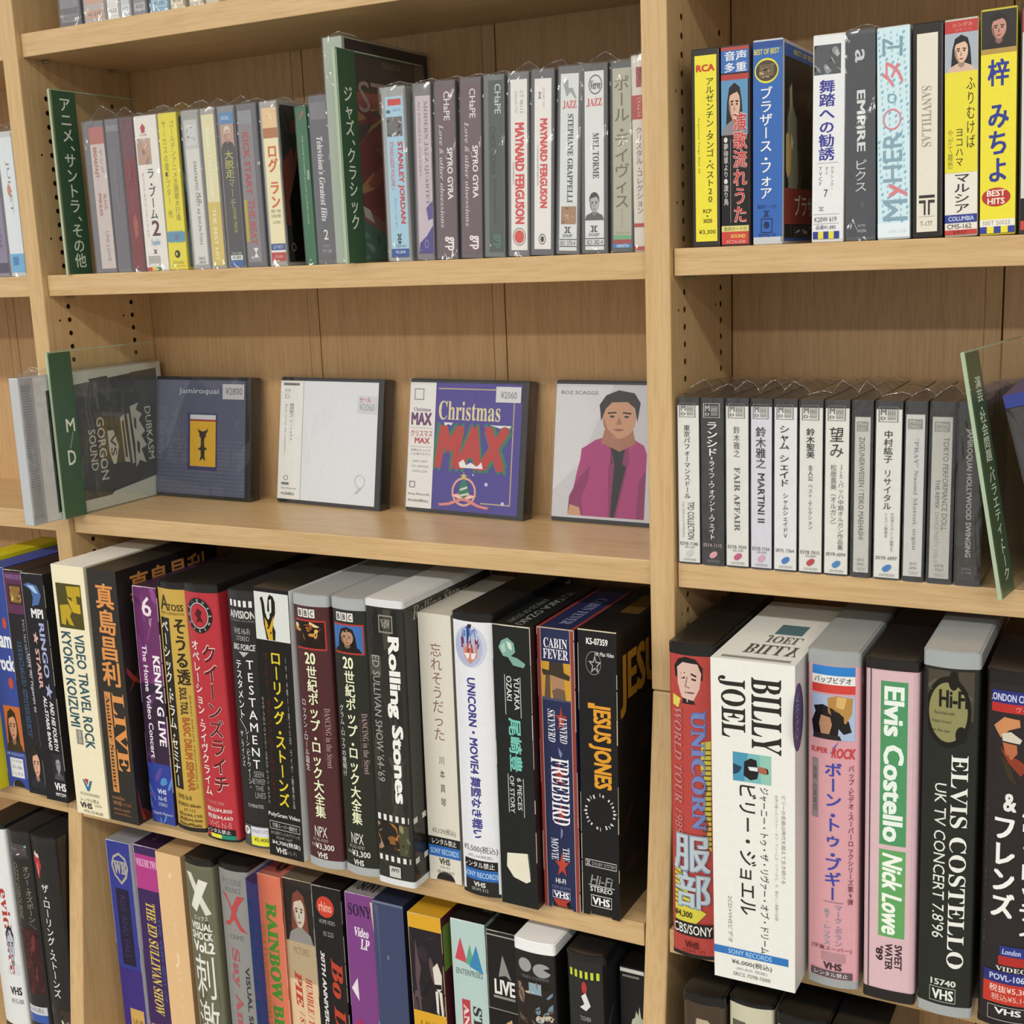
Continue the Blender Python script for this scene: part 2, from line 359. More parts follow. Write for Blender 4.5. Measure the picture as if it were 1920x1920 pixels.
def clam_profile(w, d, B, r, off=0.0):
    pts = []; n = 14; hw = w / 2 + off
    xs = [-hw + r + (2 * hw - 2 * r) * i / n for i in range(n + 1)]
    f = lambda x: B * (2 * x / w) ** 2 - off
    yl = f(xs[0])
    pts.append((-hw, d)); 
    for i in range(5):
        a = math.pi / 2 * i / 4; pts.append((xs[0] - r * math.cos(a), yl + r * (1 - math.sin(a))))
    pts += [(x, f(x)) for x in xs[1:-1]]
    for i in range(5):
        a = math.pi / 2 * i / 4; pts.append((xs[-1] + r * math.sin(a), yl + r * (1 - math.cos(a))))
    pts.append((hw, d))
    return pts
def clam_tape(x0, x1, y, lean, label, cap, lab, ops, h=200.0, d=122.0, z=-417.4, top_cap=6.0, bot_cap=5.0, B=3.2, side=None, side_col=None, top=None, group=None, rough=0.22, sticker=None, body=None):
    """video tape in a moulded case with a bowed spine: shell, printed insert behind the clear spine, print"""
    w = x1 - x0 - 0.5; r_ = 2.6
    r = root_at('video_tape', (x0 + x1) / 2, y, z + abs(lean) / h * w / 2, lean, h)
    m_cap = plastic(cap); mb = MB()
    mb.prism(clam_profile(w - .8, d, B, r_), 1.0, h - 1.5, plastic(body or cap)); mb.build('case_body', r)
    mb = MB(); mb.prism(clam_profile(w, d, B, r_, .1), h - top_cap, h - .7, m_cap); mb.prism(clam_profile(w - 1.6, d - 1, B, r_, -.4), h - .7, h, m_cap); mb.build('top_rim', r)
    mb = MB(); mb.prism(clam_profile(w, d, B, r_, .1), 0, bot_cap, m_cap); mb.build('bottom_rim', r)
    mb = MB(); pr = clam_profile(w - .3, d, B, r_, .05); n = len(pr)
    mb.add([(x, yy, bot_cap) for x, yy in pr[:-1] + [(pr[-1][0], d - 3)]] + [(x, yy, h - top_cap) for x, yy in pr[:-1] + [(pr[-1][0], d - 3)]], [(i, i + 1, n + i + 1, n + i) for i in range(1, n - 1)], mat(lab, rough, .5))
    ins = mb.build('printed_insert', r)
    bend = lambda x: B * (2 * x / w) ** 2 + (max(0, abs(x) - (w / 2 - r_ - .4)) ** 2) * .55
    put(ins, ops, front_face(w, h, -.12), rough, cuts=[-w / 2 + w * i / 10 for i in range(1, 10)], bend=bend)
    if side: put(ins, side, right_face(w, d, h), rough)
    if top: put(ins, top, top_face(w, d, h), rough)
    tag(r, label, 'video tape', group)
    return r

# ------------------------------------------------------------------ room shell (outside the view, it only closes the place)
def plain(name, x0, x1, y0, y1, z0, z1, m):
    mb = MB(); mb.box(x0, x1, y0, y1, z0, z1, m); o = mb.build(name); o['kind'] = 'structure'; return o
plain('floor', -3500, 3500, -4500, 400, -20, 0, mat('8f8a80', .5))
plain('ceiling', -3500, 3500, -4500, 400, 2660, 2680, mat('e6e2d8', .8))
plain('wall_back', -3500, 3500, 200, 260, 0, 2660, mat('d8d2c4', .8))

# ------------------------------------------------------------------ bookcase
case = empty('bookcase', (0, 0, 0)); tag(case, 'light beech bookcase with slotted side panels filled with tapes and discs', 'bookcase')
H = Z0 / S            # world millimetres above the floor of the cassette shelf
UPR = [(-726.0, -710.3), (-219.5, -203.9), (286.9, 302.8), (793.5, 809.2)]
ZA0, ZA1, ZB0, ZB1, ZC0, ZC1, ZD0, ZD1, ZE0, ZE1 = 158.4, 174.9, -15.7, 0.0, -201.2, -185.8, -433.1, -417.4, -655.6, -640.0
YS, YB = 4.9, 114.2
def make_upright(x0, x1, holes):
    mb = MB(); mb.box(x0, x1, 0, YB, H - 267.5, H + 620, WOOD_V); o = mb.build('upright', case, bevel=1.0)
    if holes:
        cm = MB()
        def cyl(y, z, r):
            for side in holes:
                xa, xb = (x1 - 8, x1 + 3) if side > 0 else (x0 - 3, x0 + 8); n = 12
                ring = [(r * math.cos(6.28318 * i / n), r * math.sin(6.28318 * i / n)) for i in range(n)]
                cm.add([(xa, y + a, z + b) for a, b in ring] + [(xb, y + a, z + b) for a, b in ring],
                       [(i, (i + 1) % n, n + (i + 1) % n, n + i) for i in range(n)] + [tuple(range(n))[::-1], tuple(range(n, 2 * n))], HOLE)
        for k in range(-22, 17):
            z = H - 34.6 + 10.33 * k
            cyl(23.5, z, 1.95); cyl(91.2, z, 1.95)
            if k % 6 == 0: cyl(13.5, z, .95); cyl(81.4, z, .95)
        c = cm.build('cutter')
        bmx = bmesh.new(); bmx.from_mesh(c.data); bmesh.ops.recalc_face_normals(bmx, faces=bmx.faces[:]); bmx.to_mesh(c.data); bmx.free()
        bmx = bmesh.new(); bmx.from_mesh(o.data); bmesh.ops.recalc_face_normals(bmx, faces=bmx.faces[:]); bmx.to_mesh(o.data); bmx.free()
        o.data.materials.append(HOLE)
        md = o.modifiers.new('holes', 'BOOLEAN'); md.operation = 'DIFFERENCE'; md.object = c; md.solver = 'EXACT'
        try: md.material_mode = 'TRANSFER'
        except Exception: pass
        dg = bpy.context.evaluated_depsgraph_get(); nm = bpy.data.meshes.new_from_object(o.evaluated_get(dg))
        o.modifiers.clear(); o.data = nm
        bpy.data.objects.remove(c)
    lo = MB(); zt = H - 268.3
    prof = [(0.6, zt), (YB, zt), (YB, 0), (-80, 0), (-80, H - 908)]
    n = len(prof)
    lo.add([(x0 + .3, a, b) for a, b in prof] + [(x1 - .3, a, b) for a, b in prof], [(i, (i + 1) % n, n + (i + 1) % n, n + i) for i in range(n)] + [tuple(range(n)), tuple(range(n, 2 * n))[::-1]], WOOD_V)
    lo.build('lower_upright', case, bevel=1.2)
for i, (a, b) in enumerate(UPR): make_upright(a, b, {1: (1,), 2: (1,)}.get(i))
BAYS = [(UPR[0][1], UPR[1][0]), (UPR[1][1], UPR[2][0]), (UPR[2][1], UPR[3][0])]
SH = [(ZA0, ZA1, YS), (ZB0, ZB1, YS), (ZC0, ZC1, YS), (ZD0, ZD1, -19.0), (ZE0, ZE1, -46.0), (350, 365.6, YS), (565, 581, YS)]
for bi, (a, b) in enumerate(BAYS):
    for k, (z0, z1, yf) in enumerate(SH):
        dz = 1.3 if (bi == 2 and k == 1) else 0
        mb = MB(); mb.box(a + .7, b - .5, yf, YB, H + z0 + dz, H + z1 + dz, WOOD_H); mb.build('shelf', case, bevel=.5)
        if k < 3:
            for yy in (23.5, 91.2):
                for xx in ((a, a + 7), (b - 7, b)):
                    mb = MB(); n = 10; ring = [(1.2 * math.cos(6.283 * i / n), 1.2 * math.sin(6.283 * i / n)) for i in range(n)]
                    mb.add([(xx[0], yy + p, H + z0 + dz - 1.3 + q) for p, q in ring] + [(xx[1], yy + p, H + z0 + dz - 1.3 + q) for p, q in ring], [(i, (i + 1) % n, n + (i + 1) % n, n + i) for i in range(n)] + [tuple(range(n)), tuple(range(n, 2 * n))[::-1]], plastic('8d8068'))
                    mb.build('shelf_pin', case)
bk = empty('back_panel', (0, 0, 0), case)
def board(x0, x1, rec=0.0):
    mb = MB(); mb.box(x0, x1, YB + rec, YB + 6, 0, H + 620, WOOD_B); mb.build('back_board', bk, bevel=.3)
for seam_row in ([-726, -533, -368.5, -219.5], [-219.5, -31.6, 133.5, 302.8], [302.8, 471.0, 640, 809]):
    for a, b in zip(seam_row, seam_row[1:]):
        board(a + .5, b - 10.4); board(b - 10.3, b - .5, .35)

# ------------------------------------------------------------------ divider signs (clear plates with a green lettered strip)
def divider(name_label, x, y0, y1, h, strip, lean, z, text_ops, yaw=0.0, green='3d5f45'):
    r = root_at('divider_sign', x, y0, z + 0.05, lean, h, yaw)
    d = y1 - y0; t = 1.0
    mb = MB(); mb.box(-t, t, 0.8, d, 0, h - .8, CLEAR); pl = mb.build('clear_plate', r)
    e = mat('a9bd9f', .25, .5); mb = MB(); mb.box(-t, t, 0, .8, 0, h - .4, e); mb.box(-t * .6, t * .6, .8, d, h - .8, h, e); mb.build('polished_edge', pl)
    mb = MB(); mb.box(t, t + .25, strip[0], strip[1], strip[2], strip[3], mat(green, .3, .5)); st = mb.build('green_strip', r)
    sd, shh = strip[1] - strip[0], strip[3] - strip[2]
    put(st, text_ops, lambda u, v, l: (t + .25 + l, strip[0] + sd * u / 100, strip[3] - shh * v / 100), .35)
    tag(r, name_label, 'sign')
W_ = 'e8efdc'
divider('green strip divider sign at the far left of the middle cassette shelf', -178.5, 2.0, 92, 134, (2.0, 24.5, .3, 133), 0, 0, [T('アニメ、サントラ、その他', 'v', 26, 4, 76, 96.5, W_, .022)])
divider('green strip divider sign in the middle of the cassettes, beside the tall case', 82.0, -6.5, 100, 134.5, (2.0, 21.5, .3, 134), 0, 0, [T('ジャズ、クラシック', 'v', 26, 17, 74, 84, W_, .022)])
divider('short green divider sign with two white capital letters, before the white-bordered case', -190.6, -16, 98, 129, (.9, 22.5, .3, 128), 0, -185.8, [T('M', 'h', 46, 40, 86, 48, W_, .02), T('/', 'h', 52, 48.5, 78, 58, '7d9a78'), T('D', 'h', 40, 59, 76, 68, W_, .02)])
divider('tilted green divider sign leaning to the left at the right edge', 490.5, -20, 95, 131, (2.0, 24.5, .3, 130), -24.0, -185.6, [T('演芸・社会問題・バラエティ・トーク', 'v', 32, 10, 80, 94, 'd9e4cf', .025)], yaw=-0.14, green='4a5f44')

# ------------------------------------------------------------------ tall case behind the middle divider sign
r = root_at('tall_media_case', 72.6, 6, 0, 0, 146)
mb = MB(); mb.box(-7.5, 7.5, 0, 108, 0, 143, plastic('a9b5a6')); mb.build('case', r, bevel=.8)
mb = MB(); mb.box(7.3, 7.7, 3, 105, 1, 142, mat('3a3535', .3)); cv = mb.build('cover_card', r)
rf = right_face(15, 108, 143)
put(cv, [R(3, 1, 97, 23, '3d3436'), R(3, 23, 97, 99, '9c4a4c'), N(3, 30, 97, 75, '8f4347', ['a95a4e', 'c08a5c', 'b9a05a', '7d4146', '5d4a56', 'c9956b'], 5, 26), N(45, 55, 97, 99, '74606f', ['8d7488', 'a98fa3', '4f7a74', '6d5a66', '3f5f5d'], 6, 22),
         N(3, 80, 50, 99, '5d837c', ['7aa39a', '3f6660', '8fb0a6'], 8, 12), P([(3, 72), (12, 75), (97, 97), (97, 99), (80, 99), (3, 78)], 'a86d70'), P([(12, 74), (20, 76), (24, 82), (14, 79)], 'ded9d2'), R(42, 8, 62, 11, '4d4244'),
         T('STAX', 'h', 14, 18, 90, 32, 'b79c99', 0), R(80, 6, 92, 20, '6a5f5c'), T('SERIES 3', 'h', 42, 8.2, 62, 10.8, '8d7f7c')], lambda u, v, l: rf(u, v, l + .2), .3)
bag(r, 15, 108, 143, 77, 11)
tag(r, 'tall plastic case with red and yellow cover behind the middle divider sign', 'media case')

# ------------------------------------------------------------------ cassettes, middle bay
A = lambda *o: list(o)
cassette(-154.5, -133.2, 0, 'pale pink cassette in film beside the leftmost green divider', (30, 4, 97, 97, 'cbbfbc'), A(R(30, 4, 97, 15, 'b56f69'), T('BREAKFAST', 'r', 42, 17, 58, 37, 'b0665f', .02, 'b'), T('ヤング', 'r', 70, 18, 84, 34, '8a7d7c'), T('DYNA BLACK', 'r', 46, 47, 60, 62, 'b06a64', .02, 'b'), T('BLACK', 'r', 70, 48, 84, 58, 'b06a64'), T('UNI LOVE', 'r', 62, 72, 78, 92, '9d9391')), case='77747a', seed=1)
cassette(-132.6, -118.6, 0, 'plain grey cassette in crinkled film, third from the left green divider', (10, 4, 95, 97, '6f6c74'), A(T('SOUNDTRACK', 'r', 36, 20, 56, 60, '87848c'), R(10, 4, 95, 8, '8a878e')), case='77757c', seed=2)
cassette(-118.3, -104.9, 0, 'dark red cassette between the grey one and the white one', (8, 4, 96, 98, '7c3238'), A(R(8, 4, 96, 26, '6d4450'), T('ORIGINAL SOUNDTRACK', 'r', 34, 26, 56, 62, '8d5158'), G(30, 60, 80, 78, [('a55a4a', [(20, 30), (60, 10), (90, 40), (80, 90), (30, 100)])])), case='6a4a52', seed=3)
cassette(-104.2, -82.6, 0, 'white cassette with dark vertical title and large number two', (1, 1, 99, 99, 'e8e5de'), A(G(26, 5, 50, 11, [('b5424a', [(50, 0), (95, 40), (80, 100), (20, 100), (5, 40)])]), T('COLUMBIA', 'h', 22, 11.5, 55, 13, 'a9a29c'), N(6, 14.5, 66, 31, 'b99a86', ['8fb0c8', 'c9a68c', 'a8745c', 'd9c0a8', '7f9fbc'], 3, 14), T('ラ・ブーム', 'v', 40, 34, 72, 66, '2e2a2c', .012), T('2', 'h', 40, 67, 76, 77, '5e2a34', .03, 's'), T('オリジナルサウンドトラック', 'v', 16, 36, 26, 78, 'cf9a9e'), T('Sophie', 'h', 30, 79, 72, 84, '8fb2d0', 0, 'c'), DOLBY(38, 86, 54, 88.5, '3a3838'), R(12, 90, 64, 96, 'b3b0ab'), R(18, 95, 58, 96.6, 'e2dfd8'), R(2, 97.4, 26, 99.6, 'c03a38'), R(26, 97.4, 46, 99.6, 'e0c93a'), R(46, 97.4, 66, 99.6, '2f7d58')), case='dcd9d2', seed=4)
cassette(-82.3, -65.0, 1, 'bright yellow cassette with a blue zigzag band', (1, 1, 99, 99, 'e6d936'), A(T('サーカスの電子ブター 他', 'v', 16, 5, 40, 66, '8f8730'), T('ゴールデンアニメ主題歌大行進', 'v', 58, 5, 84, 68, '8f8730'), E(18, 37, 30, 40, '4a4522'), P([(2, 75)] + [(2 + 8 * i, 74.2 + (i % 2) * 1.4) for i in range(1, 12)] + [(98, 75), (98, 82)] + [(98 - 8 * i, 82.6 - (i % 2) * 1.4) for i in range(1, 12)] + [(2, 82)], '5b97b4'), R(40, 76.5, 62, 80.5, '7d7a9c'), E(34, 87, 64, 92, '2a2a20'), E(40, 88.4, 50, 90.6, 'd9cd3a'), T('CPX-903', 'h', 20, 94, 78, 96, 'a89f34'), R(10, 97, 90, 97.3, 'a89f34')), case='d9cc50', side=[N(3, 3, 60, 97, '3f5560', ['2a3a44', '7d9aa0', '8f3a3a', 'c8c060', '1f2a30'], 11, 24)], side_col='46606a', seed=5)
cassette(-60.4, -43.8, 0, 'silvery white cassette with thin rotated title, right of the yellow one', (14, 6, 88, 97, 'd8d7d2'), A(R(14, 6, 88, 24, 'c4c4c4'), N(24, 9, 78, 22, 'cfcfcf', ['a9a9ab', 'e0e0e0', '8a8a8e'], 7, 12), T('FANTASTIC LADY AS SHUN-TOH', 'r', 50, 32, 66, 84, '6d6b6a'), T('50', 'v', 62, 52, 78, 58, '5d5b5a'), T('28KB', 'h', 34, 92, 72, 94, '8d8b88'), T('-4000', 'h', 34, 94.5, 74, 96.5, '8d8b88')), case='a4a3a2', seed=6)
cassette(-43.4, -29.6, 0, 'cream cassette turning golden at the bottom, left of the blue-topped one', (10, 4, 92, 98, 'e2dcb2'), A(R(10, 58, 92, 98, 'd6bf6a'), T('BALLAD COLLECTION', 'r', 34, 12, 56, 55, 'f4f0d6', .02, 'b'), T('THE BEST HIT', 'r', 34, 62, 58, 95, 'f0e6bc', .02, 'b')), case='a9a6a0', seed=7)
cassette(-28.0, -12.6, 0, 'cassette with a blue top, a small portrait and a price box', (8, 4, 94, 99, '4f4d50'), A(R(8, 4, 94, 11, '5f88bb'), T('ORIGINAL', 'h', 20, 6, 70, 8.5, 'cfdcea'), FACE(12, 11, 90, 25, 'b99a8c', 'd8cfc4', 'c9a08a', '4a484c'), T('大脱走', 'v', 26, 27, 78, 44, 'b9b86a', .02), T('マーチ', 'v', 40, 45, 74, 62, 'a9a878', .01), T('SOUND TRACK', 'r', 52, 62, 70, 78, 'c9c05c'), T('TOHO TAPES', 'h', 22, 90, 84, 91.6, 'c9c9c4'), R(18, 92, 88, 95, 'dfe2e4'), T('¥1,800', 'h', 28, 92.4, 78, 94.6, '3a3a40', .02), R(14, 95.3, 92, 99, '3e62a4')), case='8d8c92', seed=8)
cassette(-11.2, 6.2, 0, 'grey cassette with rotated red lettering and a white hourglass mark', (6, 4, 76, 97, '8a8489'), A(R(6, 4, 76, 12, '8f9299'), T('KICK START', 'r', 22, 17, 52, 55, 'b04a4e', .02, 'b'), T('THE BEAT', 'r', 26, 58, 58, 86, 'b5545a', .02, 'b'), R(6, 58, 22, 84, 'b5a83e'), G(36, 88, 62, 94, [('e6e6e4', [(0, 0), (100, 0), (55, 50), (100, 100), (0, 100), (45, 50)])]), T('DOLBY SYSTEM', 'h', 30, 94.6, 70, 96, 'c4c2c2')), case='6d6c74', seed=9)
cassette(8.4, 23.6, 0, 'cream cassette with orange vertical lettering and dark red side', (14, 4, 96, 97, 'eee5bd'), A(N(14, 4, 96, 16, 'e8c898', ['f0dcb4', 'e0b888', 'd8a070'], 9, 8), R(14, 16, 96, 22, 'b5764c'), T('ログ ラン', 'v', 30, 27, 86, 64, 'd4682c', .05), T('原案・監督', 'h', 28, 65, 82, 67, '9a977a'), T('日本版主題歌', 'h', 28, 68, 82, 70, '9a977a'), T('2,500', 'h', 34, 72, 76, 74, '9a977a'), R(14, 86, 96, 90, '3f5599'), T('LDP BEST', 'h', 26, 87, 84, 89, 'c9d2e4'), R(14, 90, 96, 91.4, 'e8e6e0'), R(14, 91.4, 96, 96.8, 'b8403e'), T('¥2,800', 'h', 34, 93, 78, 95, 'e8c4b8')), case='a9a7a4', side=[N(3, 4, 100, 97, '1d1513', ['5e2418', '4a1a12', '120c0a', '7a3020', '0d0a0a'], 4, 22), G(2, 22, 30, 75, [('6e2a1c', [(0, 30), (60, 10), (100, 60), (60, 100), (0, 100)])]), P([(12, 97), (10, 60), (24, 40), (30, 25), (45, 30), (50, 97)], '0b0908'), E(8, 86, 15, 91, 'a58a80', .2)], side_col='1d1513', seed=10)
cassette(38.8, 48.4, -1, 'slim dark green cassette with tiny rotated lettering', (2, 1, 98, 99, '2f6b49'), A(T("THE HOME IN AMERICA'S LAST JOURNEY HOME", 'r', 38, 18, 58, 74, 'a9c4a4'), G(20, 3, 84, 8, [('a35a50', [(10, 100), (70, 0), (95, 20), (40, 100)])]), R(70, 40, 90, 46, '8fb095')), h=103, case='2f6b49', seed=11, peak=4)
cassette(48.9, 64.6, 0, 'smoky grey cassette with white rotated script and a number two', (10, 4, 92, 97, '63626a'), A(R(10, 4, 92, 14, '7d7c84'), T("Television's Greatest Hits", 'r', 34, 24, 66, 74, 'e6e6e8', .01, 'si'), T('2', 'h', 40, 79, 64, 85, 'eeeeee', .01, 's'), T('STEREO', 'h', 30, 88, 70, 89.6, 'a5a5aa'), T('TVT 1200', 'h', 26, 91, 78, 93, 'c4c4c8')), case='6d6c73', seed=12)
cassette(105.0, 123.6, 1, 'light blue cassette with red rotated lettering and dark blue foot', (17, 5.5, 90, 97.5, 'a8cfe4'), A(N(28, 7, 82, 10.6, 'cf4038', ['b52e30', 'd85a4a'], 2, 6), E(20, 13, 38, 15, '4a5f80'), T('BLUE NOTE', 'h', 50, 12.5, 80, 14, '7fa4bd'), N(20, 17, 84, 28, '6d6a6c', ['4a474a', 'a9a8a8', '35343a', 'c8ccd0'], 6, 14), T('STANLEY JORDAN', 'r', 56, 31, 82, 78, 'cc3a3c', .03, 'b'), T('STANDARDS VOLUME 1', 'r', 28, 31, 44, 58, 'd08a92', .01, 'b'), T('スタンリー・ジョーダン', 'r', 38, 63, 46, 80, '6d8aa5'), DOLBY(42, 84, 62, 87.5, '2a3440'), R(46, 88, 58, 89.6, '3a4450'), T('ZZ28-463', 'h', 30, 90.2, 78, 91.6, '6d8aa5'), R(17, 92.6, 90, 97.5, '2e4f98'), T('¥2,800', 'h', 34, 93.6, 76, 95.6, 'c8d8ee', .02)), case='a4a6a4', seed=13)
cassette(127.0, 140.6, 3, 'lilac cassette with grey serif lettering and purple stains', (14, 7, 96, 96, 'c9bcc6'), A(T('MODERN JAZZ QUARTET', 'r', 56, 10, 80, 68, '857684', 0, 's'), T('AN IMMORTAL CONCERT', 'r', 26, 10, 40, 52, '948694'), P([(60, 70), (96, 66), (96, 76), (70, 77)], '5d4f96'), P([(20, 90), (60, 86), (96, 80), (96, 96), (14, 96)], '4a3f8a'), E(46, 88, 70, 93, '8a80b4', .3)), case='807c82', seed=14)
SP = lambda: A(T('CHaPE', 'r', 46, 6, 74, 22, 'e4dfe0', .02), T('Love & other obsessions', 'r', 22, 24, 42, 82, 'cfc5c8', .0, 'it'), T('SPYRO GYRA', 'r', 58, 37, 84, 66, 'f0ecec', .02, 'b'), T('grp', 'r', 40, 87, 84, 95, 'f0ecec', .05))
cassette(142.0, 157.8, 3.4, 'mauve cassette with white rotated lettering, left one of two alike', (10, 3, 96, 97, '6c5860'), SP(), case='6a6068', seed=15)
cassette(160.0, 175.6, 4, 'mauve cassette with white rotated lettering, right one of two alike', (10, 3, 96, 97, '6c5860'), SP(), case='6a6068', seed=16)
cassette(176.8, 191.6, 4, 'dark grey green cassette with faint rotated lettering', (24, 3, 92, 97, '4c5654'), A(T('CHaPE', 'r', 54, 5, 84, 21, 'c9d0ce', .02), T('CHICK COREA', 'r', 34, 28, 58, 54, '2e3837', .01), T('Expressions', 'r', 44, 56, 60, 82, '2e3837', 0, 'it'), T('grp', 'r', 44, 87, 80, 95, '4f7d76', .04)), case='707876', seed=17)
MAY = [T('MAYNARD FERGUSON', 'r', 34, 27, 78, 82, 'd84a4e', .055, 'b')]
cassette(193.6, 208.4, 4, 'white cassette with bold red rotated name and a round red seal', (14, 4, 92, 96.5, 'ebe9e4'), A(T('CT 46112', 'r', 58, 10, 74, 22, '8d8a88'), T('GALACTIC', 'r', 34, 10, 46, 22, 'b0aeaa'), MAY, T('CHAMELEON', 'r', 22, 48, 30, 60, '9a9894'), E(22, 84, 84, 94, '9a9698', .12), E(30, 85.4, 76, 92.6, 'd8544c'), E(40, 87, 66, 91, 'c8443e', .2)), case='77767a', seed=18)
cassette(209.0, 225.0, 4.4, 'white cassette with smaller bold red rotated name and an eye mark', (16, 5, 88, 96.5, 'eceae6'), A(T('DOLBY HX', 'r', 50, 10, 60, 20, 'b0aeaa'), DOLBY(32, 12, 44, 15.5, '77757a'), T('MAYNARD FERGUSON', 'r', 40, 26, 72, 74, 'd84a4e', .055, 'b'), T('CONQUISTADOR', 'r', 26, 40, 34, 62, '9a9894'), E(36, 88, 66, 94, '6d6b6a', .18), E(44, 89.4, 58, 92.6, '2e2c2c')), case='66646a', seed=19)
JZ = lambda name, a, b: A(T('JAZZ', 'h', 22, 18, 80, 22.5, 'd2474c', .01, 's'), T(name, 'r', 44, a, 68, b, '4a4a4c', .01, 's'), DOLBY(34, 85, 62, 88.4, '4a4a4c'), T('DOLBY', 'h', 28, 89, 70, 90.6, '4a4a4c', .02), R(14, 91.6, 88, 92.1, '5a5a5c'), R(14, 95.4, 88, 95.9, '5a5a5c'))
cassette(226.4, 242.2, 5, 'white jazz cassette with a brown photograph near its foot', (12, 4, 88, 98, 'dfe3e2'), A(JZ('STEPHANE GRAPPELLI', 25, 72), G(20, 6, 80, 17, [('9aa4a4', [(0, 20), (40, 10), (40, 50), (70, 50), (100, 100), (90, 100), (55, 65), (30, 90), (20, 60)])]), N(20, 74, 84, 83.5, 'a98468', ['c8a078', '8a6248', 'd8b89a', '6d4a38'], 12, 12), T('831 370-4', 'h', 18, 92.6, 82, 95, '6d6d70')), case='6d6c6e', seed=20)
cassette(243.4, 260.8, 2.6, 'white jazz cassette with a round emblem and a black and white face', (14, 4, 86, 98, 'e2e4e4'), A(JZ('MEL TORME', 36, 60), E(30, 6, 80, 16, '4a4a4c', .1), T('Verve', 'h', 36, 9, 74, 13.4, '4a4a4c', .01, 'si'), FACE(10, 66, 90, 82, None, '3a3a3c', 'b5b5b7', '5a5a5c'), T('823 282-4', 'h', 20, 92.6, 82, 95, '6d6d70')), case='5f5e60', seed=21)
cassette(262.8, 277.0, 2, 'khaki grey cassette with large vertical lettering and striped foot', (10, 4, 94, 97.5, 'b4b29f'), A(T('ポール・デイヴィス', 'v', 18, 8, 86, 76, '6d6b5a', .012), T('クール・ナイト', 'v', 44, 77, 56, 87, '8a8876'), R(10, 88.6, 94, 90.8, 'b4b29f'), T('★CASSETTE★', 'h', 20, 88.8, 86, 90.2, '7d8a6a'), R(10, 90.8, 94, 93, '6fae7e'), R(10, 93, 94, 95.3, 'a8433e'), R(10, 95.3, 94, 97.5, '3f82c0'), T('ARISTA', 'h', 24, 95.6, 82, 97.2, 'dce8f2', .02)), case='5f5e5c', seed=22)
cassette(277.4, 285.6, 0, 'narrow white and red cassette against the right side panel', (4, 1, 99, 99, 'ddd6cc'), A(R(4, 1, 99, 6, 'e2dcd4'), N(40, 6, 99, 16, 'a04a48', ['c87a70', '7a3436'], 3, 8), R(4, 20, 99, 32, 'b84844'), T('ベストヒット', 'v', 40, 21, 80, 31, 'e8d8cc'), T('クリスタル・コレクション', 'v', 30, 36, 80, 80, '8a857c', .01), R(4, 85, 99, 87, 'b84844'), R(4, 97, 99, 99, 'b84844')), case='c9c2b8', h=110.5, seed=23)

# ------------------------------------------------------------------ cassettes, right bay
K = dict(z=1.3, y=8.0)
cassette(313.6, 330.6, 0, 'yellow cassette with black vertical title in a dark case, leftmost of the right bay', (13, 3.5, 90, 97, 'ecdf3c'), A(T('RCA', 'h', 18, 8, 84, 11.5, 'c8412e', .06, 'b'), T('アルゼンチン・タンゴ・ベスト20', 'v', 52, 15, 80, 77, '2e2a1c', .008), T('Argentine Tango Best 20', 'r', 22, 34, 30, 62, '8a8430'), T('RCP', 'h', 40, 80.5, 70, 82.5, '3a361f', .02), T('・', 'h', 52, 83.5, 58, 84.5, '3a361f'), T('3020', 'h', 40, 85.5, 72, 87.5, '3a361f', .02), T('¥3,300', 'h', 24, 91, 84, 93.5, '3a361f')), case='35302c', bagged=False, **K)
cassette(330.9, 348.0, 0, 'colourful cassette with a portrait and red vertical lettering on black', (2, 1, 97, 99, '1d1a1a'), A(R(2, 1, 97, 13.5, '3f6db4'), R(2, 1, 97, 2.6, 'b54a44'), T('音声', 'h', 14, 3, 90, 7.6, 'e6ecf2', .03), T('多重', 'h', 14, 8.6, 90, 13.2, 'e6ecf2', .03), R(2, 14.2, 97, 17, 'b0403c'), FACE(2, 17, 94, 44, '5f93bd', '211d1e', 'd8b09a', '8a8488', 1), R(2, 44, 97, 90, '161414'), T('演歌流れうた', 'v', 42, 33, 92, 88, 'e8e0da', .06), T('演歌流れうた', 'v', 43, 33.3, 91, 87.7, 'c8403c', .03), T('●夢待草より●渡り鳥', 'v', 10, 45, 26, 79, 'd8d6d2', .01), R(33, 46, 34.5, 88, '9a9894'), R(2, 89.6, 97, 92.6, 'd9cf7e'), T('歌詞カード付', 'h', 10, 90.2, 90, 92.2, '4a4634'), R(2, 92.6, 97, 99, 'c8463c'), T('SOUND', 'h', 34, 94, 86, 95.8, 'e8c46a', .03, 'b'), T('PCTA-038', 'h', 20, 97, 84, 98.6, 'e8b8a8')), case='4a3e40', bagged=False, **K)
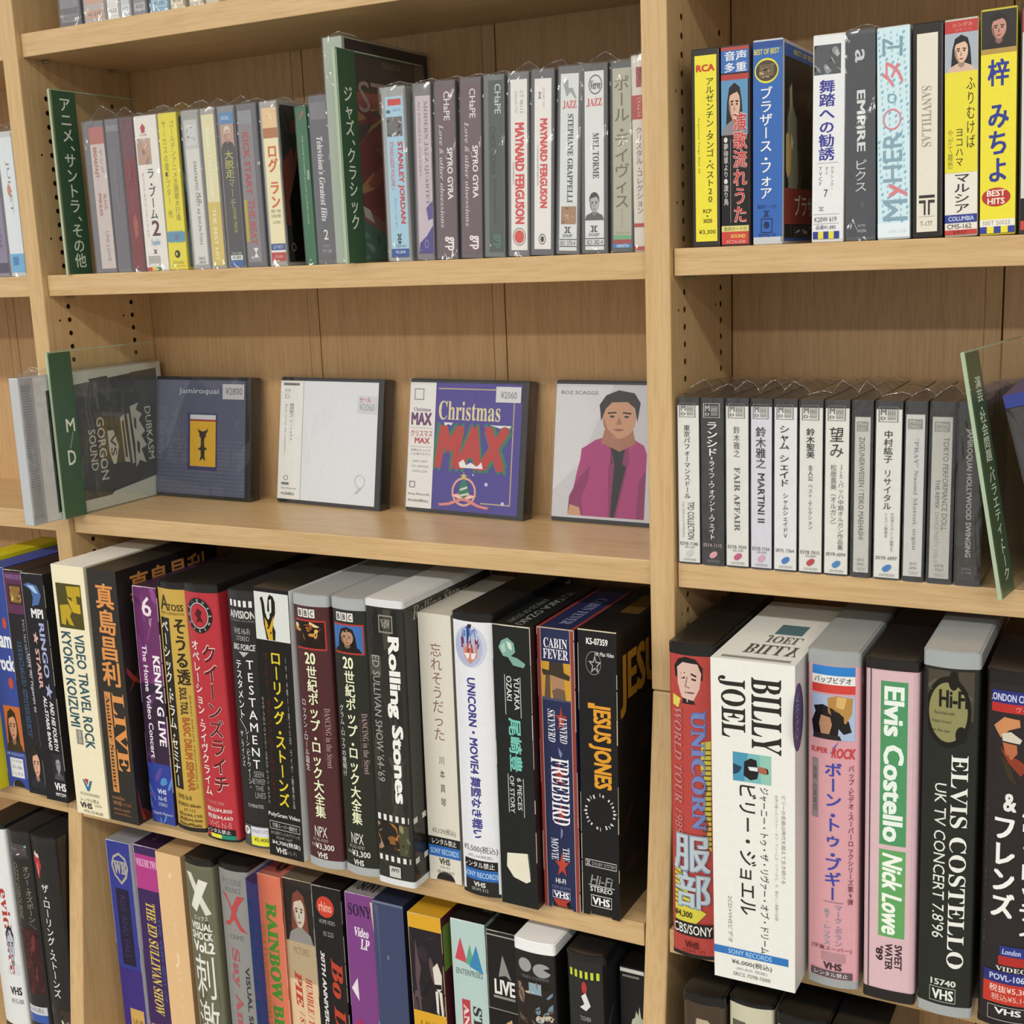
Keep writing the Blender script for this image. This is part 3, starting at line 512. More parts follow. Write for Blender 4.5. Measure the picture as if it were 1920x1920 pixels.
cassette(349.3, 366.6, 0, 'bright blue cassette box with white vertical lettering and a round group photo', (1, 1, 99, 96, '3567b4'), A(R(1, 1, 99, 4, '2c4f98'), T('BEST OF BEST', 'h', 4, 4.6, 88, 7.2, 'd9cf5c', .02, 'b'), E(6, 9, 86, 21, 'e3d94a'), E(10, 10, 82, 20, '4d4338'), N(22, 12, 70, 18.4, '6d5d48', ['a58e6a', '2e2820', 'c8b48c', '8a7452'], 15, 16), T('ブラザース・フォア', 'v', 24, 22.6, 66, 77, 'eef0f0', .02), T('歌詞カード付', 'h', 16, 80, 80, 82, '223c78'), DOLBY(36, 83, 56, 86, '1d2c54'), BOXED(28, 86.8, 66, 94, '1d2c54', 2, .4), E(38, 88.4, 56, 91.8, '1d2c54'), T('SKPQ-33', 'h', 20, 94.4, 78, 96, '223c78', .01)), h=109.6, case='c9ccd0', bagged=False, side_col='2b2a26',
    side=[R(4, 2, 96, 4.6, '3567b4'), R(4, 4.6, 96, 8, '2f5fae'), T('BEST OF BEST', 'h', 30, 3.4, 96, 6, 'd2c84e', .02, 'b'), N(8, 8.2, 96, 98, '201f1b', ['35342c', '4a483c', '11110f', '2a2a28'], 21, 22), G(8, 14, 60, 90, [('8a8576', [(10, 30), (30, 20), (60, 30), (70, 70), (40, 100), (15, 90)]), ('b5a68a', [(18, 12), (32, 8), (36, 22), (24, 28)]), ('c8ab62', [(0, 42), (14, 40), (30, 52), (26, 66), (8, 70), (0, 64)]), ('d2c4a0', [(28, 40), (42, 46), (36, 52), (26, 48)])]), R(4, 72, 96, 90, '8d3a30'), T('ブラザ', 'h', 34, 75, 94, 86, 'e4dcd4', .02), N(30, 91, 96, 98, '2e3a44', ['c8ccc8', '1d2420', '56605c'], 9, 12), R(4, 97, 96, 98.4, '2c57a8')], **K)
cassette(382.4, 400.4, 0, 'white cassette with blue kanji and a grey cloud picture on top', (2, 1, 98, 98.4, 'e6e8ea'), A(N(4, 5, 86, 19, '55585c', ['2a2c2e', '8d9296', 'a9aeb2', '3d4044'], 31, 18), T('舞踏への勧誘', 'v', 20, 21.5, 70, 60, '3d3d96', .035), R(18, 61, 80, 61.3, 'b0b0b4'), T('クラシック・', 'v', 58, 63, 68, 74, '8a7078'), T('オイ', 'v', 42, 63, 50, 67, '8a7078'), T('TVCF', 'v', 22, 63, 32, 72, '8a7078'), T('7', 'h', 38, 74, 50, 77.6, '5a5058'), DOLBY(22, 82.4, 38, 84.4, '9a9aa0'), R(6, 86, 86, 86.2, 'b0b0b4'), T('K20W 619', 'h', 10, 87.4, 78, 89.8, '5a5a60'), R(6, 90.6, 86, 90.8, 'b0b0b4'), T('品番¥1,885', 'h', 14, 91.4, 76, 93.6, '6a6a70')) + [R(5 + 16.4 * i, 94.6, 21.4 + 16.4 * i, 98.2, ('2f3f94', 'e3d84a')[i % 2]) for i in range(5)], case='dddcd8', bagged=False, **K)
cassette(401.2, 417.4, -2, 'dark slate cassette in film with widely spaced white rotated lettering', (4, 2, 97, 98, '343840'), A(T('a', 'r', 34, 9, 66, 15, 'd2d6da', .02), T('EMPiRE', 'r', 40, 28, 68, 57, 'e4e6e8', .03, 'b'), T('ピクス', 'v', 34, 61, 72, 76, 'dadde0', -.002), G(50, 80, 66, 85, [('4a4e56', [(0, 50), (50, 0), (100, 60), (40, 100)])]), T('AVTD', 'h', 40, 92, 68, 93.4, 'b5b9be'), T('94296', 'h', 40, 94.4, 70, 96, 'c4c8cc')), case='4d5158', seed=30, peak=3, **K)
HERO = A(G(0, 0, 100, 100, [(('8fc4d8', '9ccfe0', '7fb4cc')[k % 3], [(2 + (k * 37 % 92), 2 + k * .555), (2 + (k * 37 % 92) + 4 + k % 3 * 2, 1.2 + k * .555), (2 + (k * 37 % 92) + 5 + k % 3 * 2, 2.4 + k * .555), (3 + (k * 37 % 92), 3.0 + k * .555)]) for k in range(162)]))
cassette(418.2, 435.6, -2.4, 'pale blue patterned cassette with doodled outline lettering', (1, 1, 99, 99, 'cfe8f0'), HERO + A(T('ヱ', 'l', 16, 5, 78, 14, '7fa0b0', .02), T('タ', 'l', 16, 16, 80, 28, 'd9838c', .015), E(32, 31, 60, 35.6, '7fa8b4', .3), E(18, 38, 74, 48, 'd9838c', .16), T('HER', 'l', 18, 49, 76, 72.5, '86a6b6', .012), T('y', 'l', 36, 73, 92, 80, 'd9838c', .02), T('M', 'l', 18, 81, 92, 91, '86a6b6', .012), R(1, 92, 99, 99, 'e2eef4'), T('USA-1158', 'h', 34, 95.5, 88, 97, 'b5ccd8')), case='cfdde2', bagged=False, **K)
cassette(436.4, 452.2, -2.4, 'black cassette with a plain cream card and outlined rotated lettering', (14, 5, 82, 97, 'e4dfd0'), A(T('SANVTILLAS', 'r', 30, 29, 62, 57, 'a09a8c', 0, 's'), R(22, 79.6, 74, 81, '3a3632'), R(22, 82, 44, 83.4, '3a3632'), R(52, 82, 74, 83.4, '3a3632'), R(38, 82, 44, 89, '3a3632'), R(52, 82, 58, 89, '3a3632'), R(22, 89.6, 74, 89.8, 'b5b0a4'), T('T-177', 'h', 26, 92, 66, 94.2, '8d887c')), case='2a2724', bagged=False, **K)
cassette(452.8, 469.6, -3, 'yellow and white cassette topped by a dark haired portrait', (1, 1, 99, 99, 'e9e4da'), A(R(1, 1, 99, 6.5, 'c23f3c'), T('シングル', 'h', 24, 2, 84, 3.8, 'e8b4a8', .01), T('カセット', 'h', 30, 4.4, 80, 6, 'd8847c'), FACE(2, 6.5, 98, 25, 'a9b4c0', '1d1a1c', 'e0bda4', 'd8b8a4', 1), R(1, 24, 99, 70, 'e8dc3c'), T('ふりむけば', 'v', 66, 27, 92, 59, '3a361f', .008), T('ヨコハマ', 'v', 34, 50, 56, 67, '3a361f', .01), T('やがて離愁', 'v', 10, 50, 26, 68, '8a8434'), T('マルシア', 'v', 30, 71, 76, 88.6, '2e2a2a', .012), R(1, 89.6, 99, 93.4, '2c3f8e'), T('COLUMBIA', 'h', 12, 90.4, 90, 92.6, 'c4ccea', .02, 'b'), T('CMS-162', 'h', 8, 94, 82, 96.2, '5a5450'), R(1, 96.8, 99, 99, 'c2423c'), T('¥937', 'h', 26, 97.2, 68, 98.8, '7a2420', .02)), case='c9c4b8', bagged=False, **K)
cassette(470.2, 488.0, -3, 'wide yellow cassette with large blue vertical lettering and a red oval', (1, 1, 99, 99, 'ecdf3a'), A(FACE(2, 1, 98, 18, '2e2824', '201a1a', 'c49080', '2a2420'), R(1, 17.4, 99, 19.6, 'b5944a'), T('梓 みちよ', 'v', 20, 22, 80, 76, '2e3a94', .04), E(6, 78.6, 86, 87, 'b8352c'), T('BEST', 'h', 20, 79.6, 72, 82.4, 'f0e8d8', .03, 'b'), T('HITS', 'h', 22, 83.2, 70, 86, 'f0e8d8', .03, 'b'), R(1, 92.8, 99, 96, 'efecdf'), T('300T 50025', 'h', 8, 93.4, 86, 95.4, '8d897c')) + [R(1 + 19.6 * i, 96, 20.6 + 19.6 * i, 99, ('34439a', 'ecdf3a')[i % 2]) for i in range(5)], case='c9bd4a', bagged=False, h=111.5, **K)
cassette(489.0, 505.0, -3, 'dark cassette with a white card cut off by the right edge of the picture', (6, 2, 97, 98, 'd8d4cc'), A(R(6, 2, 97, 12, 'b8423c'), T('ヒット', 'v', 30, 20, 70, 60, '3a3632', .01), R(6, 84, 97, 94, '1d1a1a'), T('W', 'h', 20, 85, 70, 92, 'e8e6e2', .03, 'b'), R(6, 94, 97, 98, 'c8463c')), case='3a3430', bagged=False, h=112, **K)

# ------------------------------------------------------------------ cassettes on the shelf above, only their feet in view
UP = [(-166.5, -144.8, '6d6b72', '8a8890', 'smoky grey cassette in film, leftmost on the upper shelf'), (-142.4, -121, 'b9b4b0', 'c9a590', 'pale cassette with a faded pink card on the upper shelf'), (-120.2, -107.8, 'e2e2e0', 'ecebe8', 'pure white cassette on the upper shelf, third from the left'), (-107.3, -97.6, 'c9cdd2', 'dfe3e8', 'slim bluish white cassette on the upper shelf'), (-95.5, -82.9, '8d8c94', 'b5b3ba', 'grey lilac cassette on the upper shelf before the light blue one'), (-79.6, -62.6, '8fb4cc', '9cc4dc', 'light blue cassette on the upper shelf'), (-61.8, -48.4, 'd8cbb0', 'e8dcc0', 'cream cassette on the upper shelf right of the light blue one'), (-45.0, -32.0, 'cfc6bc', 'eae4d4', 'ivory cassette in film on the upper shelf, second from its right end'), (-30.6, -18.4, 'd8ccae', 'e8dcb8', 'pale yellow cassette, rightmost in view on the upper shelf')]
for i, (a, b, cc, lc, lb) in enumerate(UP):
    cassette(a, b, 0, lb, (8, 4, 92, 97, lc), A(R(8, 88, 92, 92, cc), T('%02d-%d' % (40 + i, 201 + 17 * i), 'h', 20, 93, 78, 95.5, '77757a')), z=ZA1, y=9, case=cc, seed=40 + i)
# left bay, mostly cut off by the picture edge
cassette(-262.5, -245.6, 0, 'lilac cassette in film at the left picture edge beside the pale blue one', (8, 4, 94, 97, '8a7f9a'), A(R(8, 4, 94, 40, 'c9c4cc'), T('BALLADS', 'r', 40, 44, 70, 80, '5d5470'), R(8, 90, 94, 97, '4a4260')), case='8d8a92', seed=60)
cassette(-245.0, -227.6, 0, 'pale blue and white cassette in film against the left side panel', (8, 4, 96, 97, 'dfe6ea'), A(T('JULIET', 'r', 40, 20, 64, 56, '8a8d98'), E(36, 36, 60, 44, 'c98a72'), R(8, 84, 96, 97, '6fb0d8'), R(24, 86, 60, 92, '3f82b8')), case='c9ccd0', seed=61)
cassette(-280.5, -263.5, 0, 'grey cassette cut by the left picture edge', (8, 4, 94, 97, 'a9a6a8'), A(T('LIVE', 'r', 40, 20, 70, 60, '5d5a60')), case='8a888c', seed=62)

# ------------------------------------------------------------------ minidiscs standing in the right bay
def md_box(x0, x1, lean, label, lab, ops, z=-185.5, y=4.0, h=100.5, d=107.0, case='1c1b1c', seed=0, group=None, peak=7.0, bagged=True):
    w = x1 - x0 - .5
    r = root_at('minidisc_case', (x0 + x1) / 2, y, z + abs(lean) / h * w / 2, lean, h)
    mb = MB(); mb.prism(clam_profile(w, d, .2, 1.6), 0, h, plastic(case)); mb.build('case', r)
    u0, v0, u1, v1, c = lab; ff = front_face(w, h, -.1)
    mb = MB(); a = ff(u0, v1, 0); b = ff(u1, v0, 0); mb.box(a[0], b[0], -.35, 1.2, a[2], b[2], mat(c)); card = mb.build('spine_card', r)
    put(card, ops, lambda u, v, l: ff(u, v, l + .25))
    if bagged: bag(r, w, d, h, seed, peak)
    tag(r, label, 'minidisc', group)
    return r
def mdlogo(u0, u1, v0, v1, c, bgc): return BOXED(u0, v0, u1, v1, c, 4, .35) + [T('M', 'h', u0 + 8, v0 + 1.2, u0 + 30, v0 + 4.6, c, .03, 'b'), T('D', 'h', u0 + 8, v0 + 5.6, u0 + 28, v1 - 1.2, c, .03, 'b'), R(u0 + 34, v0 + 1.4, u1 - 8, v1 - 1.2, bgc), T('ini', 'h', u0 + 36, v0 + 2, u1 - 12, v0 + 4.6, c), T('isc', 'h', u0 + 36, v0 + 6, u1 - 12, v1 - 1.6, c)]
def pill(c, v): return G(30, v, 74, v + 5, [(c, [(14, 78), (8, 60), (20, 34), (50, 8), (80, 4), (92, 24), (86, 52), (60, 82), (30, 94)])])
WL, BLK = 'e6e6e0', '33322f'
def obi(c, ink, num, price, dot, ops): return A(mdlogo(10, 84, 3, 11.5, '6f6e6a' if ink != 'e8e8e6' else 'b5b5b3', 'b5b4af' if ink != 'e8e8e6' else '6d6c6b'), ops, T(num, 'h', 8, 86.6, 90, 88.6, '6d6c68' if ink != 'e8e8e6' else 'c8a8ac', .01), (T(price, 'h', 30, 89, 76, 90.6, '8a8984') if price else []), pill(dot, 91), T('SONY RECORDS', 'h', 24, 96.6, 82, 98, '8d8c88'))
FULL = (2, 4.5, 98, 99)
md_box(304.4, 318.4, 0, 'white spined disc case with two Japanese title lines, leftmost in the right bay', FULL + (WL,), obi(WL, BLK, 'ESYB 7188', '¥3,300', 'd2d0ca', A(T('東京パフォーマンスドール', 'v', 30, 16, 58, 60, BLK, .006), T('TPD COLLECTION', 'r', 44, 62, 74, 85, BLK), T('Tokyo Performance Doll Best Party', 'r', 18, 62, 30, 84, '9a9994'))), seed=101)
md_box(319.2, 333.4, 0, 'black spined disc case with white vertical lettering and a pink oval', FULL + ('1d1c1c',), obi('1d1c1c', 'e8e8e6', 'ESYA 1115', '', 'e0a0ac', A(T('ランシド', 'v', 26, 14, 72, 34, 'f0f0ee', .02), R(44, 34.6, 50, 36, 'f0f0ee'), T('ライフ・ウォウント・ウェイト', 'v', 34, 37, 60, 84, 'f0f0ee', .015))), seed=102)
md_box(334.2, 348.4, 0, 'white spined disc case with thin serif lettering and a magenta oval', FULL + (WL,), obi(WL, BLK, 'ESYB 7039', '¥2,300', 'c8527e', A(T('鈴木雅之', 'v', 34, 16, 62, 34, '5a5955'), T('FAIR AFFAIR', 'r', 38, 40, 62, 78, '5a5955', 0, 's'))), seed=103)
md_box(349.2, 362.2, 0, 'lilac tinted disc case with bold kanji and a light pink oval', FULL + ('dcdbe6',), obi('dcdbe6', BLK, 'ESYB 7104', '¥3,000', 'd8a4bc', A(T('鈴木雅之', 'v', 24, 16, 72, 40, '2e2d33', .015), T('MARTINI II', 'r', 34, 43, 66, 72, '2e2d33', .02))), seed=104)
md_box(363.0, 376.8, 0, 'white disc case with spaced black katakana and a blue oval', FULL + ('e8e9ea',), obi('e8e9ea', BLK, 'SRYL 7364', '', '2f78c0', A(T('シャム シェイド', 'v', 24, 15, 66, 50, '2a292b', .02), T('シャムシェイドV', 'v', 40, 54, 62, 80, '3a393b', .006))), seed=105)
md_box(377.6, 391.4, 0, 'white disc case with four kanji and a red oval', FULL + (WL,), obi(WL, BLK, 'ESYB 7015', '¥2,800', 'b83438', A(T('鈴木聖美', 'v', 30, 16, 66, 33, '33322f', .02), T('主人公', 'v', 38, 37, 60, 46, '4a4945', .01), T('ベスト・セレクション', 'v', 40, 48, 58, 74, '5a5955'))), seed=106)
md_box(392.2, 406.2, 0, 'cream disc case with two large characters on top and a blue oval', FULL + ('e8e7df',), obi('e8e7df', BLK, 'SRYR 6094', '', '3d84c4', A(T('望み', 'v', 20, 15, 76, 32, '33322f', .005), T('J・S・バッハ中期オルガン作品集', 'v', 56, 36, 80, 85, '6d6c66'), T('松居直美（オルガン）', 'v', 24, 36, 50, 70, '6d6c66'))), seed=107)
def black_md(x0, x1, lab, cols, num, seed, label): md_box(x0, x1, 0, label, lab, A(R(lab[0] + 8, lab[1] + 2.5, lab[2] - 10, lab[1] + 8, '8d8c88'), T('Mini', 'h', lab[0] + 16, lab[1] + 3, lab[2] - 18, lab[1] + 5, 'd2d1cc'), T('DISC', 'h', lab[0] + 16, lab[1] + 5.6, lab[2] - 18, lab[1] + 7.6, 'd2d1cc'), cols, T(num[0], 'h', 34, 89, 68, 90.6, '8a8984'), T(num[1], 'h', 34, 91.4, 68, 93, '8a8984'), R(30, 94.4, 76, 94.7, 'a5a49e'), R(34, 95.4, 72, 95.7, 'a5a49e')), seed=seed)
black_md(407.2, 419.0, (14, 9, 88, 97, 'c9c8c2'), A(T('ZIGEUNERWEISEN / TEIKO MAEHASHI', 'r', 36, 20, 62, 78, '5a5955')), ('SRYR', '6067'), 108, 'black disc case with grey card and a single capital line, eighth from the left')
md_box(420.0, 434.8, 0, 'white disc case with bold brush style kanji and a blue oval', FULL + (WL,), obi(WL, BLK, 'SRYR 6097', '', '3a80c2', A(T('中村紘子', 'v', 32, 16, 66, 34, '33322f', .015), T('リサイタル', 'v', 34, 38, 64, 60, '33322f', .008), T('平均律クラヴィーア曲集より', 'v', 62, 62, 76, 84, '8a8984'), T('ショパン舞踏会', 'v', 40, 62, 52, 76, '8a8984'))), seed=109)
black_md(435.8, 447.8, (4, 7, 90, 97, 'd2d1cf'), A(T('"PRAY" Naomi Matsui, organ', 'r', 40, 20, 64, 82, '8d8c90', 0, 's')), ('SRYR', '6096'), 110, 'black disc case with a silver card and pale serif lettering')
black_md(448.8, 462.6, (10, 8, 88, 97, 'bfbeb6'), A(T('TOKYO PERFORMANCE DOLL', 'r', 54, 19, 76, 70, '6d6c66'), T('THE REMIX', 'r', 28, 42, 44, 58, '6d6c66'), T('DANCE PARTY VOL.3', 'r', 28, 60, 44, 88, 'a5a49c')), ('ESYB', '7037'), 111, 'black disc case with a warm grey card and two capital lines')
md_box(463.6, 477.4, -1, 'all black disc case with grey rotated capitals, right of the grey cards', (12, 6, 92, 97, '2b2a28'), A(T('JAMIROQUAI HOLLYWOOD SWINGING', 'r', 34, 14, 62, 84, 'b0afac', .02, 'b'), T('ESYA', 'h', 30, 90, 66, 91.4, '8a8986'), T('1108', 'h', 30, 92, 66, 93.4, '8a8986')), seed=112)
r = md_box(513.0, 529.0, -27, 'tilted disc case with white rim and blue film behind the leaning sign', (88, 2, 99, 98, 'dfe3e6'), A(R(10, 4, 80, 98, '24211f')), y=2, seed=113, case='24221f')
mb = MB(); mb.box(-7.9, 7.9, -.3, 90, 101, 108, mat('35408e', .25, .5)); mb.build('blue_wrapper', r)

# ------------------------------------------------------------------ square case standing across the left side panel
r = root_at('disc_case', -197.9, -43.0, -185.7, 0, 113)
mb = MB(); mb.box(-5, 4.6, 0, 150, 0, 112, plastic('b9bcc0')); mb.build('case', r, bevel=.8)
rb = MB(); rb.box(4.5, 4.9, 1, 12.5, 1, 111, plastic('aeb2b6'))
for i in range(52): rb.box(4.9, 5.2, 2, 10.5, 6 + i * 1.95, 6.9 + i * 1.95, plastic('8d9196'))
rb.build('ribbed_hinge', r)
mb = MB(); mb.box(4.5, 4.9, 14, 149, 1, 111, mat('dcdedd', .3, .5)); cv = mb.build('cover_card', r)
cf = lambda u, v, l: (4.9 + l, 14 + 135 * u / 100, 111 - 110 * v / 100)
# tilt of the printed picture follows the card
put(cv, [P([(8, 10), (96, 4), (97, 84), (52, 90), (50, 92), (20, 92), (8, 96)], '2b2b2c'), P([(40, 6), (55, 5), (62, 26), (58, 28)], '3d3d3f'), P([(74, 5), (96, 4), (92, 30), (80, 26)], '3a3a3c'),
         T('GORGON', 'r', 43, 34, 49, 80, 'dcdcda', .02), T('SOUND', 'r', 36, 42, 41.5, 72, 'dcdcda', .02), G(51, 45, 59, 70, [('e0e0de', [(0, 0), (60, 0), (100, 50), (60, 100), (30, 100), (0, 60)])]), T('VS', 'r', 52.5, 48, 57, 64, '2b2b2c', .02), T('DUBKASM', 'r', 83, 32, 88, 72, 'dcdcda', .02),
         G(62, 28, 84, 78, [('d2d2d0', [(0, 18), (16, 14), (22, 86), (4, 84)]), ('2b2b2c', [(5, 24), (13, 22), (16, 78), (8, 78)]), ('d2d2d0', [(26, 14), (34, 14), (40, 88), (32, 90)]), ('d2d2d0', [(40, 4), (74, 0), (62, 10), (84, 18), (70, 26), (90, 44), (74, 50), (92, 66), (70, 70), (84, 92), (60, 86), (44, 96), (48, 60)]), ('2b2b2c', [(52, 20), (60, 24), (58, 40), (50, 36)]), ('2b2b2c', [(56, 56), (66, 60), (62, 78), (54, 72)])])], cf, .3)
bag(r, 10.4, 150, 112, 88, 6, front=False)
tag(r, 'clear disc case with black cover, white crown drawing and ribbed hinge', 'disc case')
r = root_at('disc_case', -233.5, 2.0, -185.7, -4, 112)
mb = MB(); mb.box(-9, 9, 0, 100, 0, 108, plastic('a9bfb4')); mb.build('case', r, bevel=.6)
mb = MB(); mb.box(-8.4, 8.4, -.2, .4, 4, 100, mat('3f7d62')); cd = mb.build('spine_card', r)
ff = front_face(18, 108)
put(cd, [R(22, 8, 94, 80, 'e4dfd2'), T('因幡晃', 'v', 34, 11, 78, 42, 'b03a38', .03), T('ベスト', 'v', 50, 44, 76, 62, '8a8478'), R(24, 80, 94, 84, '2a2624'), T('36', 'h', 6, 70, 22, 76, 'e4e8e2', .02), R(50, 84, 94, 88, 'b8463e'), R(4, 88, 96, 92, 'c9b88a')], lambda u, v, l: ff(u, v, l + .2))
bag(r, 18, 100, 108, 91, 8); tag(r, 'green cased disc with white card and red kanji at the left picture edge', 'disc case')

# ------------------------------------------------------------------ minidiscs shown face on, leaning against the back
def face_md(xl, yl, xr, yr, ytop, label, ops, seed, w=106.0, h=100.5, t=13.0, sticker=True):
    ang = math.atan2(yr - yl, xr - xl); xm, ym = (xl + xr) / 2, (yl + yr) / 2
    tilt = math.asin(min(.35, max(.05, (ytop - ym) / h)))
    r = empty('minidisc_case', (xm * S, ym * S, Z0 + (-185.7) * S)); r.rotation_euler = (-tilt, 0, ang)
    mb = MB(); mb.box(-w / 2, w / 2, 0, t, 0, h, plastic('1f1e20')); mb.build('case', r, bevel=1.4)
    mb = MB(); mb.box(-w / 2 + .8, w / 2 - 5.5, -.3, .3, 3.2, h - 3.0, mat('77787c', .25, .5)); cv = mb.build('cover_card', r)
    put(cv, ops, lambda u, v, l: (-w / 2 + .8 + (w - 6.3) * u / 100, -.3 - l, h - 3.0 - (h - 6.2) * v / 100), .25)
    mb = MB(); g = [[(-w / 2 - .3 + (w + .6) * i / 6, -1.4 - (random.Random(seed + i * 9 + j).uniform(0, .7) if 0 < i < 6 and 0 < j < 6 else 0), h * j / 6) for i in range(7)] for j in range(7)]
    mb.add([p for q in g for p in q], [(j * 7 + i, j * 7 + i + 1, (j + 1) * 7 + i + 1, (j + 1) * 7 + i) for j in range(6) for i in range(6)], FILM_FLAT)
    mb.add([(w / 2 + .3, -1.4, 0), (w / 2 + .3, t, 0), (w / 2 + .3, t, h), (w / 2 + .3, -1.4, h)], [(0, 1, 2, 3)], FILM_FLAT)
    mb.add([(w / 2 + .3, t, h * .5), (w / 2 + 5, t + .4, h * .55), (w / 2 + 5, t + .4, h * 1.01), (w / 2 + .3, t, h)], [(0, 1, 2, 3)], FILM_FLAT)
    mb.build('plastic_bag', r)
    tag(r, label, 'minidisc')
    return r
GR = '6d7085'
face_md(-196.0, 88, -91.0, 84.5, 100, 'face on disc case with grey blue cover and a small yellow horned figure', [R(0, 0, 100, 100, '565a70'), P([(0, 0), (40, 0), (15, 60), (0, 70)], '686c80')] + [R(0, 52 + 3.4 * i, 100, 53 + 3.4 * i, '63667c') for i in range(14)] + [T('Jamiroquai', 'h', 28, 7, 72, 13, 'b9bcc8', .02), R(76, 3, 99, 16, 'b9bac0'), T('¥2800', 'h', 79, 6, 97, 12, '77787e', .02), R(38, 29, 70, 78, '3a3a66'), R(41, 30, 69, 75, 'd2a62a'), R(41, 30, 69, 34, 'c8ccd2'), R(41, 34, 69, 35.6, '9a3a2e'),
    G(47, 41, 63, 71, [('2a2416', [(20, 12), (14, 2), (26, 8), (50, 12), (74, 8), (86, 0), (82, 12), (72, 18), (74, 26), (60, 32), (62, 56), (82, 62), (64, 66), (62, 84), (70, 98), (50, 90), (28, 98), (38, 82), (36, 66), (14, 64), (36, 56), (38, 32), (26, 26), (28, 18)])])], 201)
face_md(-73.0, 94, 37.0, 84, 105, 'face on disc case with a blank white cover and a white side strip', [R(0, 0, 100, 100, 'dfe3e8'), R(0, 0, 24, 100, 'e9e9e6'), R(24, 0, 24.6, 100, 'a9acb0'), R(3, 2, 20, 4, '6d6c70'), T('MD', 'v', 5, 7, 10, 15, 'a5a4a0'), T('槇原敬之 Cicada', 'v', 10, 19, 15, 50, '8d8b8a'), T('Best of my life collection', 'r', 5, 20, 7.5, 62, 'a9a8a4'), E(6, 80, 11, 84, '6d6c70', .2), R(4, 86, 12, 88, '77767a'), T('Sony Records', 'h', 4, 90, 20, 92, '8a8986'), T('¥2,520(税込)', 'h', 4, 94, 18, 97, '6d6c6a', .02),
    R(80, 11, 99, 25, 'd0d4da'), T('¥2060', 'h', 82, 17, 97, 23, 'a5a8ae', .02), T('セール', 'h', 82, 12, 93, 16, 'cc4a44', .02), E(80, 75, 90, 86, 'c0c4c9', .1), P([(84, 86), (87, 86), (82, 91), (80, 91)], 'c0c4c9')], 202)
MAXP = [('2f6b58', [(0, 8), (12, 0), (24, 0), (30, 26), (44, 4), (56, 4), (66, 26), (72, 2), (100, 2), (94, 34), (100, 100), (76, 100), (72, 84), (66, 100), (36, 100), (30, 84), (24, 100), (0, 100)]),
        ('b53a38', [(2, 12), (12, 5), (20, 60), (27, 30), (30, 92), (24, 92), (23, 62), (17, 84), (12, 60), (8, 94), (0, 94)]), ('b53a38', [(48, 10), (55, 10), (66, 94), (59, 94), (57, 80), (46, 80), (42, 94), (34, 94)]), ('4a3f94', [(51, 34), (55, 66), (47, 66)]), ('b53a38', [(72, 8), (80, 8), (84, 34), (90, 8), (98, 8), (89, 50), (97, 94), (88, 94), (83, 66), (77, 94), (70, 94), (79, 50)]),
        ('eae6ea', [(12, 0), (24, 0), (22, 6), (18, 3), (14, 7)]), ('eae6ea', [(72, 2), (100, 2), (98, 7), (92, 4), (86, 8), (78, 4)]), ('eae6ea', [(34, 84), (40, 76), (44, 88), (50, 82), (58, 90), (64, 80), (66, 94), (36, 94)])]
